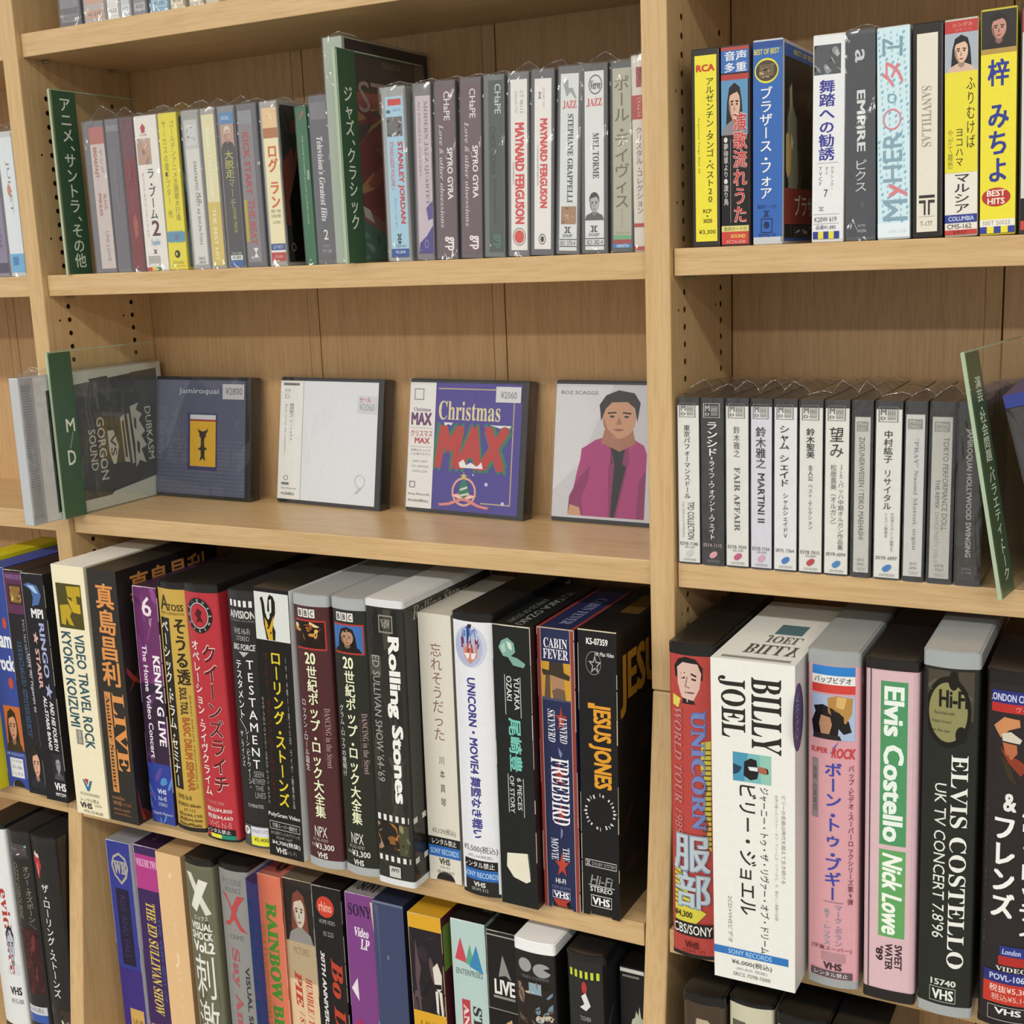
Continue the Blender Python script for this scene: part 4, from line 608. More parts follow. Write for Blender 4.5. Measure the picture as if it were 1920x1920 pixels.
face_md(51.5, 93.5, 157.5, 84, 105, 'face on disc case with purple Christmas cover and red block letters', [R(0, 0, 100, 100, '4a3f94'), R(26, 4, 94, 5, 'b5a88a'), R(93, 4, 94, 92, 'b5a88a'), R(68, 92, 94, 93, 'b5a88a'), T('Christmas', 'h', 27, 14, 82, 29, 'dfd3a8', .005, 's'), T('MAX', 'h', 22, 31, 94, 69, '2f7a5c', .13, 'i'), T('MAX', 'h', 25, 33, 91, 67, 'b83a38', .07, 'i'), G(24, 31, 92, 68, MAXP[-3:]), E(71, 76, 74, 79, 'c9c4ec'), E(86, 90, 89, 93, 'c9c4ec'), E(60, 70, 61.5, 71.5, 'c9c4ec'),
    E(42, 73, 64, 96, 'd8a49a', .16), G(46, 72, 60, 92, [('2f7a58', [(50, 6), (78, 40), (88, 80), (60, 98), (38, 98), (12, 80), (22, 40)]), ('cfd8d4', [(24, 52), (70, 40), (72, 48), (26, 60)]), ('cfd8d4', [(18, 76), (84, 64), (84, 72), (20, 84)])]), G(49, 69, 56, 76, [('d8c060', STAR)]), G(30, 86, 76, 99, [('d8867e', [(0, 70), (20, 60), (40, 30), (24, 10), (40, 0), (50, 30), (60, 0), (76, 10), (60, 30), (80, 60), (100, 70), (96, 84), (78, 76), (54, 44), (46, 44), (22, 76), (4, 84)]), ('f0c8bc', [(26, 12), (40, 6), (48, 30), (38, 28)]), ('f0c8bc', [(74, 12), (60, 6), (52, 30), (62, 28)])]),
    R(0, 0, 24, 100, 'e6e5e2'), BOXED(4, 5, 13, 14, '8d8c8a', .8, .8), T('Christmas', 'h', 4, 20, 20, 23, '6d5d80', 0, 's'), T('MAX', 'h', 2, 24, 21, 34, '6a3a6a', .05, 'b'), R(2, 36, 22, 36.4, 'b5b4b0'), T('クリスマス', 'h', 2, 38, 22, 43, 'b8434a', .01), T('MAX', 'h', 6, 44, 20, 48.5, 'b8434a', .02, 'b'), R(2, 51, 22, 51.4, 'b5b4b0'), T('世界のヒットで', 'h', 3, 53, 21, 55, '8d8c8a'), T('この1枚でキマリ!', 'h', 3, 56, 21, 58, '8d8c8a'), T('SILENT NIGHT', 'h', 5, 62, 19, 63.6, 'a9a8a4'), T('LAST CHRISTMAS', 'h', 4, 66, 20, 67.6, 'a9a8a4'), T('WHITE LOVE', 'h', 5, 70, 19, 71.6, 'a9a8a4'), BOXED(3, 79, 8, 84, '6d6c70', .5, .5), T('Sony Records', 'h', 2, 88, 22, 90.4, '77767a'), T('¥2,000(税込)', 'h', 2, 93, 21, 95.6, '6d6c6a', .01),
    R(78, 2, 99.5, 14, 'd6d7da'), T('¥2060', 'h', 82, 5.5, 96, 11, '8d8e92', .02)], 203)
SK, SKS, HR, JK, JK2 = 'c99878', 'a8755a', '26201f', 'a83a78', '8a2c62'
el = lambda cx, cy, rx, ry, n=22: [(cx + rx * math.cos(6.2832 * i / n), cy + ry * math.sin(6.2832 * i / n)) for i in range(n)]
face_md(174.5, 94, 280.0, 90, 108, 'face on disc case with a man in a magenta jacket on its cover', [R(0, 0, 100, 100, 'c9c9cf'), P([(0, 0), (45, 0), (20, 60), (0, 80)], 'd6d6da'), T('BOZ SCAGGS', 'h', 4, 5, 33, 7.6, '6d6c74', .02),
    G(-4, 0, 72, 100, [(JK, [(22, 98), (30, 66), (33, 56), (34, 48), (48, 41), (60, 38), (82, 38), (97, 44), (100, 50), (100, 98)]), (JK2, [(22, 98), (23, 84), (32, 70), (44, 60), (42, 72), (36, 84), (38, 98)]), (JK2, [(90, 98), (92, 72), (100, 62), (100, 98)]), (SK, [(22, 98), (24, 90), (34, 92), (36, 98)]), ('1c1b1e', [(60, 44), (84, 44), (80, 70), (70, 98), (64, 98), (64, 74)]), (JK, [(60, 36), (64, 50), (66, 98), (44, 98), (44, 60), (50, 42)]), (JK2, [(60, 37), (66, 58), (62, 60), (64, 98), (66, 98), (68, 58)]), (JK, [(80, 37), (82, 54), (72, 98), (92, 98), (94, 56), (88, 40)]), (JK2, [(80, 37), (76, 58), (80, 60), (70, 98), (72, 98), (83, 56)])]),
    G(-35.2, 3, 84.8, 103, [
     (SKS, [(62, 30), (80, 30), (82, 40), (72, 46), (60, 40)]), (SK, el(71, 22, 10.5, 14.5)), (SKS, [(60.5, 20), (64, 30), (70, 36), (64, 34), (61, 27)]), (HR, [(59.5, 24), (58, 12), (62, 5), (70, 1), (80, 3), (84, 10), (82.5, 24), (80.5, 14), (76, 9.5), (66, 10), (62, 15)]), (HR, [(63.5, 17.4), (69, 16.8), (69, 18), (63.5, 18.6)]), (HR, [(73, 16.8), (78.5, 17.4), (78.5, 18.6), (73, 18)]), ('2a2220', el(66.4, 20.4, 1.6, .9, 8)), ('2a2220', el(75.6, 20.4, 1.6, .9, 8)), (SKS, [(71, 20), (73, 26), (69, 26.6)]), ('9a5248', [(67, 30), (71, 29.2), (75, 30), (71, 31.2)])])], 204)

# ------------------------------------------------------------------ video tapes, middle bay, upper row
VHS = lambda u0, v0, u1, v1, c: T('VHS', 'h', u0, v0, u1, v1, c, .035, 'b')
sleeve_tape(-185.6, -151.4, -39.7, 1, 'thick cream box with teal rotated lettering and an olive square, leftmost of the tape row', 'ece3c4', A(R(9, 7, 86, 24.5, '4b4413'), G(10, 7.4, 85, 24, [('b99c1e', [(40, 4), (98, 2), (98, 26), (80, 24), (82, 52), (62, 50), (60, 30), (44, 28)]), ('c4a822', [(40, 30), (74, 44), (92, 44), (92, 66), (60, 64), (50, 48)]), ('b99c1e', [(8, 50), (44, 46), (56, 62), (46, 74), (60, 96), (40, 94), (30, 78), (26, 96), (8, 94)])]), R(9, 7, 40, 13, '4b4413'), T('VIDEO TRAVEL ROCK', 'r', 50, 26.5, 80, 72, '2d5560', .02, 'b'), T('KYOKO KOIZUMI', 'r', 10, 26, 40, 64, '2d5560', .02, 'b'), R(24, 65, 44, 71, '85857e'), T('80MIN HIFI', 'r', 29, 65.6, 39, 70.4, 'cfcdb8'), G(28, 85, 58, 90, [('b23a38', [(18, 0), (62, 0), (48, 50)]), ('2f6f9a', [(0, 10), (18, 10), (50, 72), (76, 10), (100, 10), (62, 100), (40, 100)])]), T('VICTOR ENTERTAINMENT', 'h', 16, 90.8, 78, 92, '8a8468'), T('レンタル禁止', 'h', 16, 93, 74, 94.6, '77725c'), VHS(12, 95, 50, 97.4, '3a382e'), T('Hi-Fi', 'h', 60, 95, 80, 96, '77725c'), T('VTVL-122 ¥4,300', 'h', 22, 98, 82, 99.4, '5d5944')), h=202.5, d=112, side_col='ddd6bc', top_col='f2efe6')
sleeve_tape(-150.6, -121.2, -39.0, 2.4, 'thick black box with orange kanji down the spine', '2a2622', A(T('真島昌利', 'v', 22, 5, 86, 45, 'd8904e', .045), R(20, 47.5, 42, 88, 'c98a4c'), T('Another Summer', 'r', 24, 49, 38, 87, '2a2018', .0, 's'), T('LIVE', 'r', 46, 47.5, 88, 79, 'd8904e', .02, 's'), T('meldac', 'h', 14, 89.4, 58, 91, 'a8744a'), VHS(14, 91.6, 46, 93.4, '9a6a44'), T('Hi-Fi STEREO', 'h', 50, 92, 80, 93.2, '9a6a44'), T('MEVR-25009', 'h', 16, 94.6, 74, 95.6, 'a8744a'), T('¥4,800(税込)', 'h', 16, 96.4, 76, 97.4, 'a8744a')), h=201.5, d=112, side_col='231d1c', side=[T('真島昌利', 'h', 12, 2.5, 86, 13, 'c98a4c', .04), N(2, 14, 98, 99, '1f1918', ['3a1c1c', '141010', '5a2420', '2a1a1a', '8a3426'], 33, 26)])
sleeve_tape(-117.4, -93.6, -28.4, 3, 'purple and blue card sleeve with white rotated lettering, third in the row', '3a2440', A(N(0, 0, 100, 40, '6a3064', ['7d3a78', '5a2858', '8f4a8a'], 41, 10), N(0, 40, 100, 74, '33203a', ['4a2a56', '241a30', '5a3060'], 42, 10), N(0, 74, 100, 100, '2f3f94', ['3d6ab8', '5a4a9e', '2a2f6a', '4f8ccc'], 43, 12), T('6', 'h', 34, 4, 74, 12, 'ecdfe8', .02, 's'), T('6 Star', 'r', 60, 11, 72, 16, 'd8c4d4'), T('The Home Video Concert', 'r', 20, 24, 40, 72, 'e8dfe6', .015, 'b'), T('KENNY G LIVE', 'r', 62, 28, 92, 66, 'f2eef2', .03, 'b'), VHS(34, 85, 72, 87, 'd8dcf0'), T('hi-fi', 'h', 36, 88, 70, 90, 'c4cce8', .02), T('STEREO', 'h', 34, 91, 72, 92.4, 'c4cce8'), T('Digitally Mastered', 'h', 10, 95, 90, 96.6, 'c4cce8')), h=188.8, notch=True, worn='d8ccd4', side_col='2a1f30')
clam_tape(-92.6, -63.6, -30.5, 2, 'golden spined case with black and white katakana column', '1c1a19', 'c6a44c', A(R(0, 14, 42, 83, '22201c'), T('ベーシック・ドラム・セミナー', 'v', 10, 15.5, 36, 82, 'eeeae0', .025), T('A', 'h', 14, 5, 44, 11, '3a3118', .02), T('TOSS', 'h', 40, 8.4, 88, 11, '3a3118', .01, 'b'), T('MUSIC CORPORATION', 'h', 14, 11.6, 88, 12.6, '6d5c28'), T('そうる透', 'v', 54, 14, 92, 40, '2a2416', .04), T('SOUL TOUL', 'r', 56, 41, 78, 52, '2a2416', .03, 'b'), T('BASIC DRUM SEMINAR', 'r', 58, 53, 80, 83, 'a85c28', .03, 'b'), T('BASIC DRUM TECHNIQUE', 'r', 84, 44, 88, 82, '5d4e24'), T('VHS hi-fi', 'h', 18, 85, 66, 87, '5a4a20', .01), T('STEREO 60min', 'h', 14, 88.4, 90, 89.8, '3a3118', .01), T('AT-112', 'h', 36, 90.6, 74, 91.8, '5a4a20'), T('税込¥4,120', 'h', 16, 92.4, 92, 94, '4a3c1a', .01), T('税抜¥4,000', 'h', 16, 94.4, 92, 96, '4a3c1a', .01), T('RittorMusic', 'h', 16, 96.4, 90, 97.8, '4a3c1a', .01, 'b')), h=195, bot_cap=3.4, top_cap=5)
clam_tape(-60.4, -28.4, -34, -1.5, 'red spined case with a round ring emblem and dark katakana', '1d1b1b', 'b52f3a', A(E(10, 5, 84, 18.5, '1f1a1a'), E(20, 6.8, 74, 16.7, 'e2dcd8', .06), E(23, 7.4, 71, 16.1, 'b52f3a'), G(36, 9, 60, 15, [('4a1418', [(40, 0), (90, 20), (70, 50), (100, 90), (50, 80), (10, 100), (30, 60), (0, 40)])]), C('QUEENSRYCHE・', 12, 5.4, 82, 18.1, 'e4deda', .17, .01), T('クイーンズライチ', 'v', 47, 22.6, 87, 80.4, 'e8c4be', .055), T('クイーンズライチ', 'v', 48, 23, 86, 80, '551419', .022), T('オペレーション・ライヴクライム', 'v', 14, 21.5, 38, 82, 'f0e8e4', .018), T('TOVW-3086', 'h', 16, 84, 70, 85.4, 'd88a88'), T('税込¥4,800', 'h', 14, 86.6, 88, 88.6, 'f0dcd8', .02), T('税抜¥4,660', 'h', 14, 89.4, 88, 91.4, 'f0dcd8', .02), T('VHS hi-fi', 'h', 18, 92, 84, 94.6, 'd88a88', .02), R(0, 95, 100, 97.4, '1d1b1b'), T('レンタル禁止', 'h', 6, 95.3, 80, 97, 'e8e6e2', .01), R(20, 97.4, 54, 99, 'e2dc48'), R(54, 97.4, 96, 99, '1f8a72')), h=197, bot_cap=2, top_cap=6, side_col='3a2028')
clam_tape(-26.2, 0.8, -32, 3, 'black spined case with white katakana and a yellow price sticker', '2a2a2c', '222224', A([R(14 + 16 * i, 3.6, 23 + 16 * i, 6, 'e4e4e2') for i in range(5)], T('AIVISION', 'h', 12, 7.4, 94, 10.4, 'd2d2d0', .03, 'b'), T('STEREO SOUND', 'h', 14, 10.8, 92, 11.6, '8d8d8c'), T('VHS Hi-Fi', 'h', 24, 14, 76, 16.4, 'a5a5a4', .01, 'b'), T('STEREO', 'h', 32, 17, 74, 18.8, 'a5a5a4', .01), T('BIG FORCE', 'h', 18, 20, 90, 22.4, 'c8c8c6', .03, 'i'), P([(36, 23), (70, 23), (53, 25)], 'b5b5b4'), T('テスタメント／', 'v', 22, 26.5, 44, 53, 'f0f0ee', .015), T('TESTAMENT', 'v', 58, 26, 82, 68, 'eeeeec', .01), T('シーン・ビトウィーン・', 'v', 40, 53, 52, 76, 'dededc', .005), T('ザ・ラインズ', 'v', 20, 54, 32, 68, 'dededc', .005), T('SEEN', 'h', 60, 69, 88, 71.4, '8d8d8c', .03), T('BETWEEN', 'h', 54, 72, 94, 74.2, '8d8d8c', .03), T('THE', 'h', 62, 74.8, 86, 76.8, '8d8d8c', .03), T('LINES', 'h', 60, 77.4, 90, 79.8, '8d8d8c', .03), T('73 MINUTES', 'h', 32, 82.4, 82, 83.8, 'c8c8c6'), R(0, 91, 100, 100, '4a4a4c'), E(8, 92, 32, 95.4, 'e0e0de'), T('P', 'h', 16, 92.8, 25, 94.8, '222224', .03), R(36, 91.6, 100, 95.4, 'd8d8e0'), T('MAKET-0774', 'h', 40, 92.6, 96, 94, '7d7da0'), R(36, 95.4, 100, 99, 'e0e03c'), T('¥2,400', 'h', 46, 95.8, 90, 97.6, '5a5a34', .03)), h=195, body='3a3a3c')
sleeve_tape(3.6, 34.6, -37.4, 4, 'black case with yellow katakana and a white drawing of a hand on top', '171513', A(R(2, 1.4, 98, 18.6, 'd6dad8'), G(14, 2, 66, 18.4, [('15130f', [(14, 20), (8, 10), (22, 6), (30, 20), (34, 44), (46, 30), (52, 8), (62, 0), (80, 4), (90, 16), (88, 40), (70, 62), (84, 80), (80, 100), (34, 100), (22, 66)]), ('d9ddda', [(34, 18), (44, 10), (46, 34), (38, 48)]), ('d9ddda', [(58, 12), (70, 10), (68, 38), (56, 44)]), ('cfa52a', [(28, 52), (40, 60), (50, 76), (64, 60), (76, 46), (74, 66), (66, 78), (68, 100), (44, 100), (30, 72)]), ('15130f', el(44, 74, 4, 3, 8)), ('15130f', el(58, 84, 4, 3, 8)), ('d9ddda', el(48, 46, 9, 9, 12))]), T('ローリング・ストーンズ', 'v', 38, 23, 68, 80, 'e2c92e', .03), T('ヴードゥー・ラウンジ・ワールド・ツアー', 'v', 18, 23, 32, 79, '571c12', .02), T('ライヴ・フロム・ジャージー・スタジアム・イン・マイアミ', 'v', 5, 40, 12, 80, 'b5b3ae'), T('1994年11月25日 ライヴ・映像作品', 'v', 78, 24, 84, 80, 'b5b3ae'), T('PolyGram Video', 'h', 4, 83, 96, 85, 'dcdad6', .01, 'b'), BOXED(6, 86.4, 94, 89.6, 'a5a39e', 1.4, .3), T('字幕スーパー翻訳付', 'h', 14, 87.1, 86, 88.9, 'c8c6c0'), T('永久保存フィルモグラフィ付', 'h', 8, 90.2, 92, 91.6, 'a5a39e'), T('POVP-1647', 'h', 24, 92.2, 70, 93.2, 'a5a39e'), T('¥4,700(税抜)', 'h', 10, 93.6, 92, 95.8, 'e8e6e2', .015), VHS(20, 96.4, 52, 98.6, 'd8d6d2'), T('Hi-Fi', 'h', 54, 96.8, 80, 98.4, '77756f')), h=200.5, d=118, side_col='e6e8e8', top_col='211f1e', rough=.25)
def bbc(x0, x1, y, lean, label, lab, pic, small):
    clam_tape(x0, x1, y, lean, label, 'a9adaf', lab, A([R(18 + 17 * i, 5.0, 33 + 17 * i, 8.0, 'dcdcd8') for i in range(3)], [T('BBC'[i], 'h', 21.5 + 17 * i, 5.5, 29.5 + 17 * i, 7.5, '4a3a3a', .02, 'b') for i in range(3)], R(4, 8.8, 92, 19.4, 'b53a34'), pic, T('20', 'h', 32, 20.4, 62, 24.6, 'e8edc8', .02, 'b'), T('世紀ポップ・ロック大全集', 'v', 34, 25.2, 64, 81, 'e8edc8', .03), T(small, 'v', 12, 38, 26, 64, 'dcd4d2', .006), T('DANCING in the Street', 'r', 76, 40, 90, 62, 'a58c8c', 0, 's'), T('A ROCK AND ROLL HISTORY', 'r', 70, 42, 73, 60, '8d5054'), T('NPX', 'h', 28, 84.4, 64, 88.4, 'e4e2de', 0), T('PCVE-10707', 'h', 22, 89, 66, 90.2, 'b5a8a6'), T('税抜', 'h', 14, 91.2, 28, 92.4, 'b5a8a6'), T('¥3,300', 'h', 28, 90.8, 80, 93.4, 'eceae6', .02), VHS(32, 94.2, 62, 96.4, 'dcdad6')), h=199.5, top_cap=8, bot_cap=6, body='8f9395')
bbc(37.6, 67.8, -38, 1.8, 'maroon spined case with cream kanji and a guitarist picture', '4a2226', N(7, 9.4, 89, 18.8, '1f100c', ['c8923c', 'd8b060', '120a08', '8a4a20', 'e8d0a0', '3a1a10'], 71, 16), 'ロックン・ロール誕生')
bbc(68.2, 97.2, -36.9, 2.5, 'dark green black spined case with cream kanji and a hooded face', '21251e', FACE(7, 9.4, 89, 18.8, '3f6db0', '16130f', 'b58a70', '1a1714', 1), 'グラム・ロックの夜明け')
clam_tape(98.2, 128.6, -39.6, 2.6, 'dark photographic case with white rims and bold rotated white lettering', 'd9dcde', '2b2a27', A(N(0, 3, 100, 78, '2b2a27', ['35332f', '222120', '3d3b35', '1c1b1a', '45423a'], 81, 24), BOXED(38, 5, 74, 11, '8d8a82', 3, .5), T('VdW', 'h', 44, 6.4, 68, 9.4, '9a978e', .03, 's'), T('Rolling Stones', 'r', 52, 12, 88, 70, 'efeeea', .05, 'b'), R(4, 19, 40, 26, '4d4b45'), T("ED SULLIVAN SHOW '64-'69", 'r', 16, 19, 36, 63, 'a5a39c'), [R(10 + 16 * i, 74.6, 18 + 16 * i, 76.8, 'e0e0dc') for i in range(6)], N(2, 77.6, 66, 88.6, '231d19', ['b5742c', 'a08468', '141110', '4a3428', '8a5a2a'], 82, 18), N(66, 77.6, 100, 88.6, '4a4a34', ['6d6c4a', '2a2a20', '8d8a62'], 83, 10), [R(10 + 16 * i, 89.4, 18 + 16 * i, 91.4, 'e0e0dc') for i in range(6)], R(36, 93, 66, 97, 'c4c4c0'), T('APO', 'h', 40, 93.6, 62, 95, '55534f', .03, 'i')), h=202, top_cap=5, bot_cap=4.5, B=1.2, side=[N(2, 4, 98, 97, '211f1c', ['2e2b27', '3a362e', '161513', '4a453a'], 84, 24), T('Rolling Stones', 'h', 10, 3, 70, 9, '8d8a82', 0, 'c'), [R(2 + 9 * i, 75, 6 + 9 * i, 77, 'd8d8d4') for i in range(10)], [R(2 + 9 * i, 89.4, 6 + 9 * i, 91.4, 'd8d8d4') for i in range(10)]])
sleeve_tape(129.6, 155.2, -21.6, 1.4, 'ivory card sleeve with thin brown hiragana', 'dcd8ca', A(T('忘れそうだった', 'v', 34, 10.5, 68, 46, '8a6055', -.006), T('川 本 真 琴', 'v', 46, 52, 62, 71, '4a4540', .005), T('¥3,129(税込)', 'h', 14, 79.4, 88, 82, '77736a', .01), R(0, 83, 100, 86.4, '1f1d1c'), T('レンタル禁止', 'h', 12, 83.6, 88, 85.9, 'e8e6de', .015), R(0, 86.4, 100, 90.6, '2c68b4'), T('SONY RECORDS', 'h', 6, 87.4, 94, 89.6, 'a9c8ea', .02, 'b'), VHS(32, 91, 66, 93.4, '4a4742'), T('Hi-Fi', 'h', 36, 94, 64, 95, '9a968c'), T('SRVM 5577', 'h', 24, 95.8, 78, 97, '77736a')), h=190.6, notch=True, side_col='c9c5b6', top_col='cfccc0')
clam_tape(158.6, 189.6, -28.8, 1.2, 'white spined case with a blue masked face and purple rotated lettering', '1c1b1c', 'e4e6ec', A(G(6, 3.4, 86, 18.6, [('c9cfe0', el(50, 52, 48, 48)), ('b0b8d4', el(46, 54, 42, 44)), ('2a3f8a', [(24, 40), (30, 14), (50, 4), (72, 14), (80, 42), (76, 56), (24, 56)]), ('3f7ac4', [(34, 16), (64, 14), (70, 30), (32, 32)]), ('7a2a44', [(22, 34), (78, 34), (74, 46), (52, 44), (28, 48)]), ('c98a7a', [(28, 48), (74, 46), (72, 74), (50, 92), (32, 76)]), ('a8483f', [(44, 46), (58, 46), (62, 66), (40, 66)]), ('e6e2e0', [(32, 68), (70, 66), (62, 80), (40, 80)]), ('1f1c24', [(46, 2), (58, 2), (56, 10), (46, 10)])]), T('UNICORN・MOVIE4 舞監なき戦い', 'r', 34, 22, 60, 79, '3d3a88', .03, 'b'), T('¥5,500(税込)', 'h', 6, 81.6, 92, 84.6, '6d6d74', .01), T('(¥5,340税抜)', 'h', 20, 85, 80, 86.4, '9a9aa0'), R(0, 87, 100, 90.4, '1d1c1c'), T('レンタル禁止', 'h', 8, 87.6, 84, 89.8, 'e4e4e2', .015), R(0, 90.4, 100, 94.4, '2c68b4'), T('SONY RECORDS', 'h', 8, 91.4, 92, 93.4, 'a9c8ea', .02, 'b'), R(0, 94.4, 100, 99, '232223'), VHS(32, 95, 62, 96.8, 'dcdcda'), T('SRVM 312', 'h', 26, 97.2, 68, 98.4, 'b5b5b4')), h=196, bot_cap=2.6, top_cap=5.5)
sleeve_tape(190.4, 217.6, -30.3, 1, 'black worn card sleeve with teal rotated kanji and a torn white patch', '15191a', A(G(8, 3, 90, 15, [('7aa89a', [(10, 40), (20, 20), (40, 10), (60, 24), (64, 50), (50, 62), (70, 66), (96, 80), (90, 92), (56, 88), (40, 66), (24, 64)]), ('a5c8b8', [(16, 36), (30, 26), (34, 50), (22, 56)]), ('cfe0d4', [(36, 20), (52, 26), (54, 46), (42, 40)])]), R(29, 17, 31, 31, 'b5b8b6'), R(70, 17.4, 72, 31.6, 'b5b8b6'), T('OZAKI', 'r', 34, 17.4, 48, 26, 'e4e6e4', .01), T('YUTAKA', 'r', 54, 17.6, 68, 29, 'e4e6e4', .01), T('尾崎豊', 'r', 36, 32, 70, 51, '74c4b6', .045), R(29, 52, 31, 66, 'b5b8b6'), R(70, 53, 72, 67, 'b5b8b6'), T('OF STORY', 'r', 34, 52.6, 46, 66, 'd8dad8', .01), T('6 PIECES', 'r', 54, 53, 66, 64.6, 'd8dad8', .01), P([(20, 81), (76, 80), (82, 90), (70, 91), (36, 89.6), (18, 86)], 'e2dfca'), P([(78, 80), (80, 80), (84, 88), (82, 88.4)], '55584f')), h=191.4, worn='d6d4c0', side_col='2a1418', top=[T('YUTAKA OZAKI', 'r', 52, 18, 74, 96, '8d9090', .01), T('6 PIECES OF STORY', 'r', 24, 40, 40, 94, '77797a')], seed=4)
sleeve_tape(218.4, 244.4, -23, 1, 'navy card sleeve with red borders, hat portrait and stars', '22294f', A(R(0, 0, 9, 100, '8d3a32'), R(90, 0, 100, 100, '8d3a32'), R(9, 0, 10.4, 100, 'c8b0a4'), R(88.6, 0, 90, 100, 'c8b0a4'), T('CABIN', 'h', 18, 3.4, 82, 6.8, 'eceaf0', .0, 's'), T('FEVER', 'h', 16, 7.2, 84, 10.6, 'eceaf0', .0, 's'), G(10.5, 11.6, 88.5, 25, [('c9982e', [(0, 0), (100, 0), (100, 100), (0, 100)]), ('5d4a3a', [(14, 34), (30, 34), (30, 100), (8, 96)]), ('a8805f', [(30, 36), (80, 40), (78, 70), (60, 94), (36, 84)]), ('3a2e24', [(0, 20), (26, 22), (28, 0), (76, 0), (78, 24), (100, 32), (96, 44), (70, 40), (30, 34), (6, 36)]), ('6d5644', [(36, 74), (54, 66), (80, 70), (84, 100), (40, 100)]), ('4a4a6a', [(0, 92), (100, 96), (100, 100), (0, 100)])]), G(44, 26.6, 78, 36, [('a03a30', STAR)]), T('LYNYRD', 'r', 56, 30.5, 76, 39.6, 'dcdce6', 0, 'it'), T('SKYNYRD', 'r', 24, 28, 44, 39.6, 'dcdce6', 0, 'it'), G(48, 41, 62, 45, [('7a84b4', [(20, 0), (60, 30), (100, 60), (60, 100), (30, 60)])]), G(34, 46, 70, 56, [('a03a30', STAR)]), G(38, 60, 70, 69, [('a03a30', STAR)]), T('FREEBIRD', 'r', 30, 45, 78, 69, 'ecebf2', 0, 's'), G(48, 70, 62, 74, [('7a84b4', [(30, 0), (70, 20), (60, 70), (20, 100)])]), T('THE', 'r', 56, 77, 74, 82, 'dcdce6', 0, 's'), T('MOVIE', 'r', 24, 74, 44, 82, 'dcdce6', 0, 's'), G(32, 79, 74, 88.4, [('b8402f', STAR)]), T('HI-FI', 'h', 34, 88.6, 62, 90.4, 'dcdce6', .02, 'b'), T('ITEM #GP9YR', 'h', 24, 91.4, 76, 92.8, '6d76a4'), BOXED(24, 93.2, 74, 96, 'a9acc8', 1.4, .3), VHS(28, 93.6, 70, 95.7, 'f0f0f4'), P([(26, 96.2), (74, 96.2), (62, 97.6), (66, 99.4), (58, 98.8), (44, 99), (36, 98.6)], 'a83a2e')), h=190.4, notch=True, worn='c8b4a0', side_col='22294f', top=[T('CABIN FEVER', 'r', 40, 30, 70, 90, '8d90b4', 0, 's'), R(0, 0, 9, 100, '8d3a32'), R(91, 0, 100, 100, '8d3a32')], seed=5)
sleeve_tape(245.4, 271.6, -22.4, 2, 'black battered card sleeve with orange block lettering and a ring of words', '131214', A(T('K5-07359', 'h', 22, 2.6, 78, 4.8, 'e8e8e6', .03, 'b'), T('Hit Max Video', 'h', 44, 7, 94, 8.4, 'c8c8c6', .02, 'i'), E(20, 7, 60, 15, '8d8d8c', .06), G(26, 8, 62, 15, [('a5a5a4', STAR), ('131214', [(50 + (x - 50) * .62, 50 + (y - 50) * .62) for x, y in STAR])]), T('JESUS JONES', 'r', 24, 24.6, 84, 54, 'dd9a2c', .05, 'b'), R(24, 24.6, 42, 26.4, 'dd9a2c'), C('in alaska big in alaska big ', 8, 55.4, 96, 69, 'e6e6e2', .2, .06), BOXED(10, 79.6, 94, 82.2, 'b5b5b4', 1.2, .3), DOLBY(12, 80.1, 24, 81.7, 'b5b5b4'), T('DOLBY SYSTEM', 'h', 28, 80.3, 90, 81.5, 'b5b5b4'), T('Hi-Fi', 'h', 22, 85, 84, 88.4, '8d8d8c', 0, 'i'), R(18, 88.6, 88, 88.9, 'c8c8c6'), T('STEREO', 'h', 22, 89.1, 82, 91, 'd8d8d6', .02, 'b'), BOXED(24, 92.2, 80, 96.4, 'c8c8c6', 1.4, .3), VHS(28, 92.9, 75, 95.7, 'f0f0ee')), h=191.6, d=106, notch=True, worn='d9cfb4', side_col='0f0e10', side=[T('JESUS', 'h', 5, 9, 80, 30, 'b07c24', .04, 'b'), N(6, 40, 98, 98, '0d0c0e', ['1c1312', '2a1614', '141418', '080808'], 91, 14)], top=[R(40, 20, 90, 60, '5a4218')], seed=6)

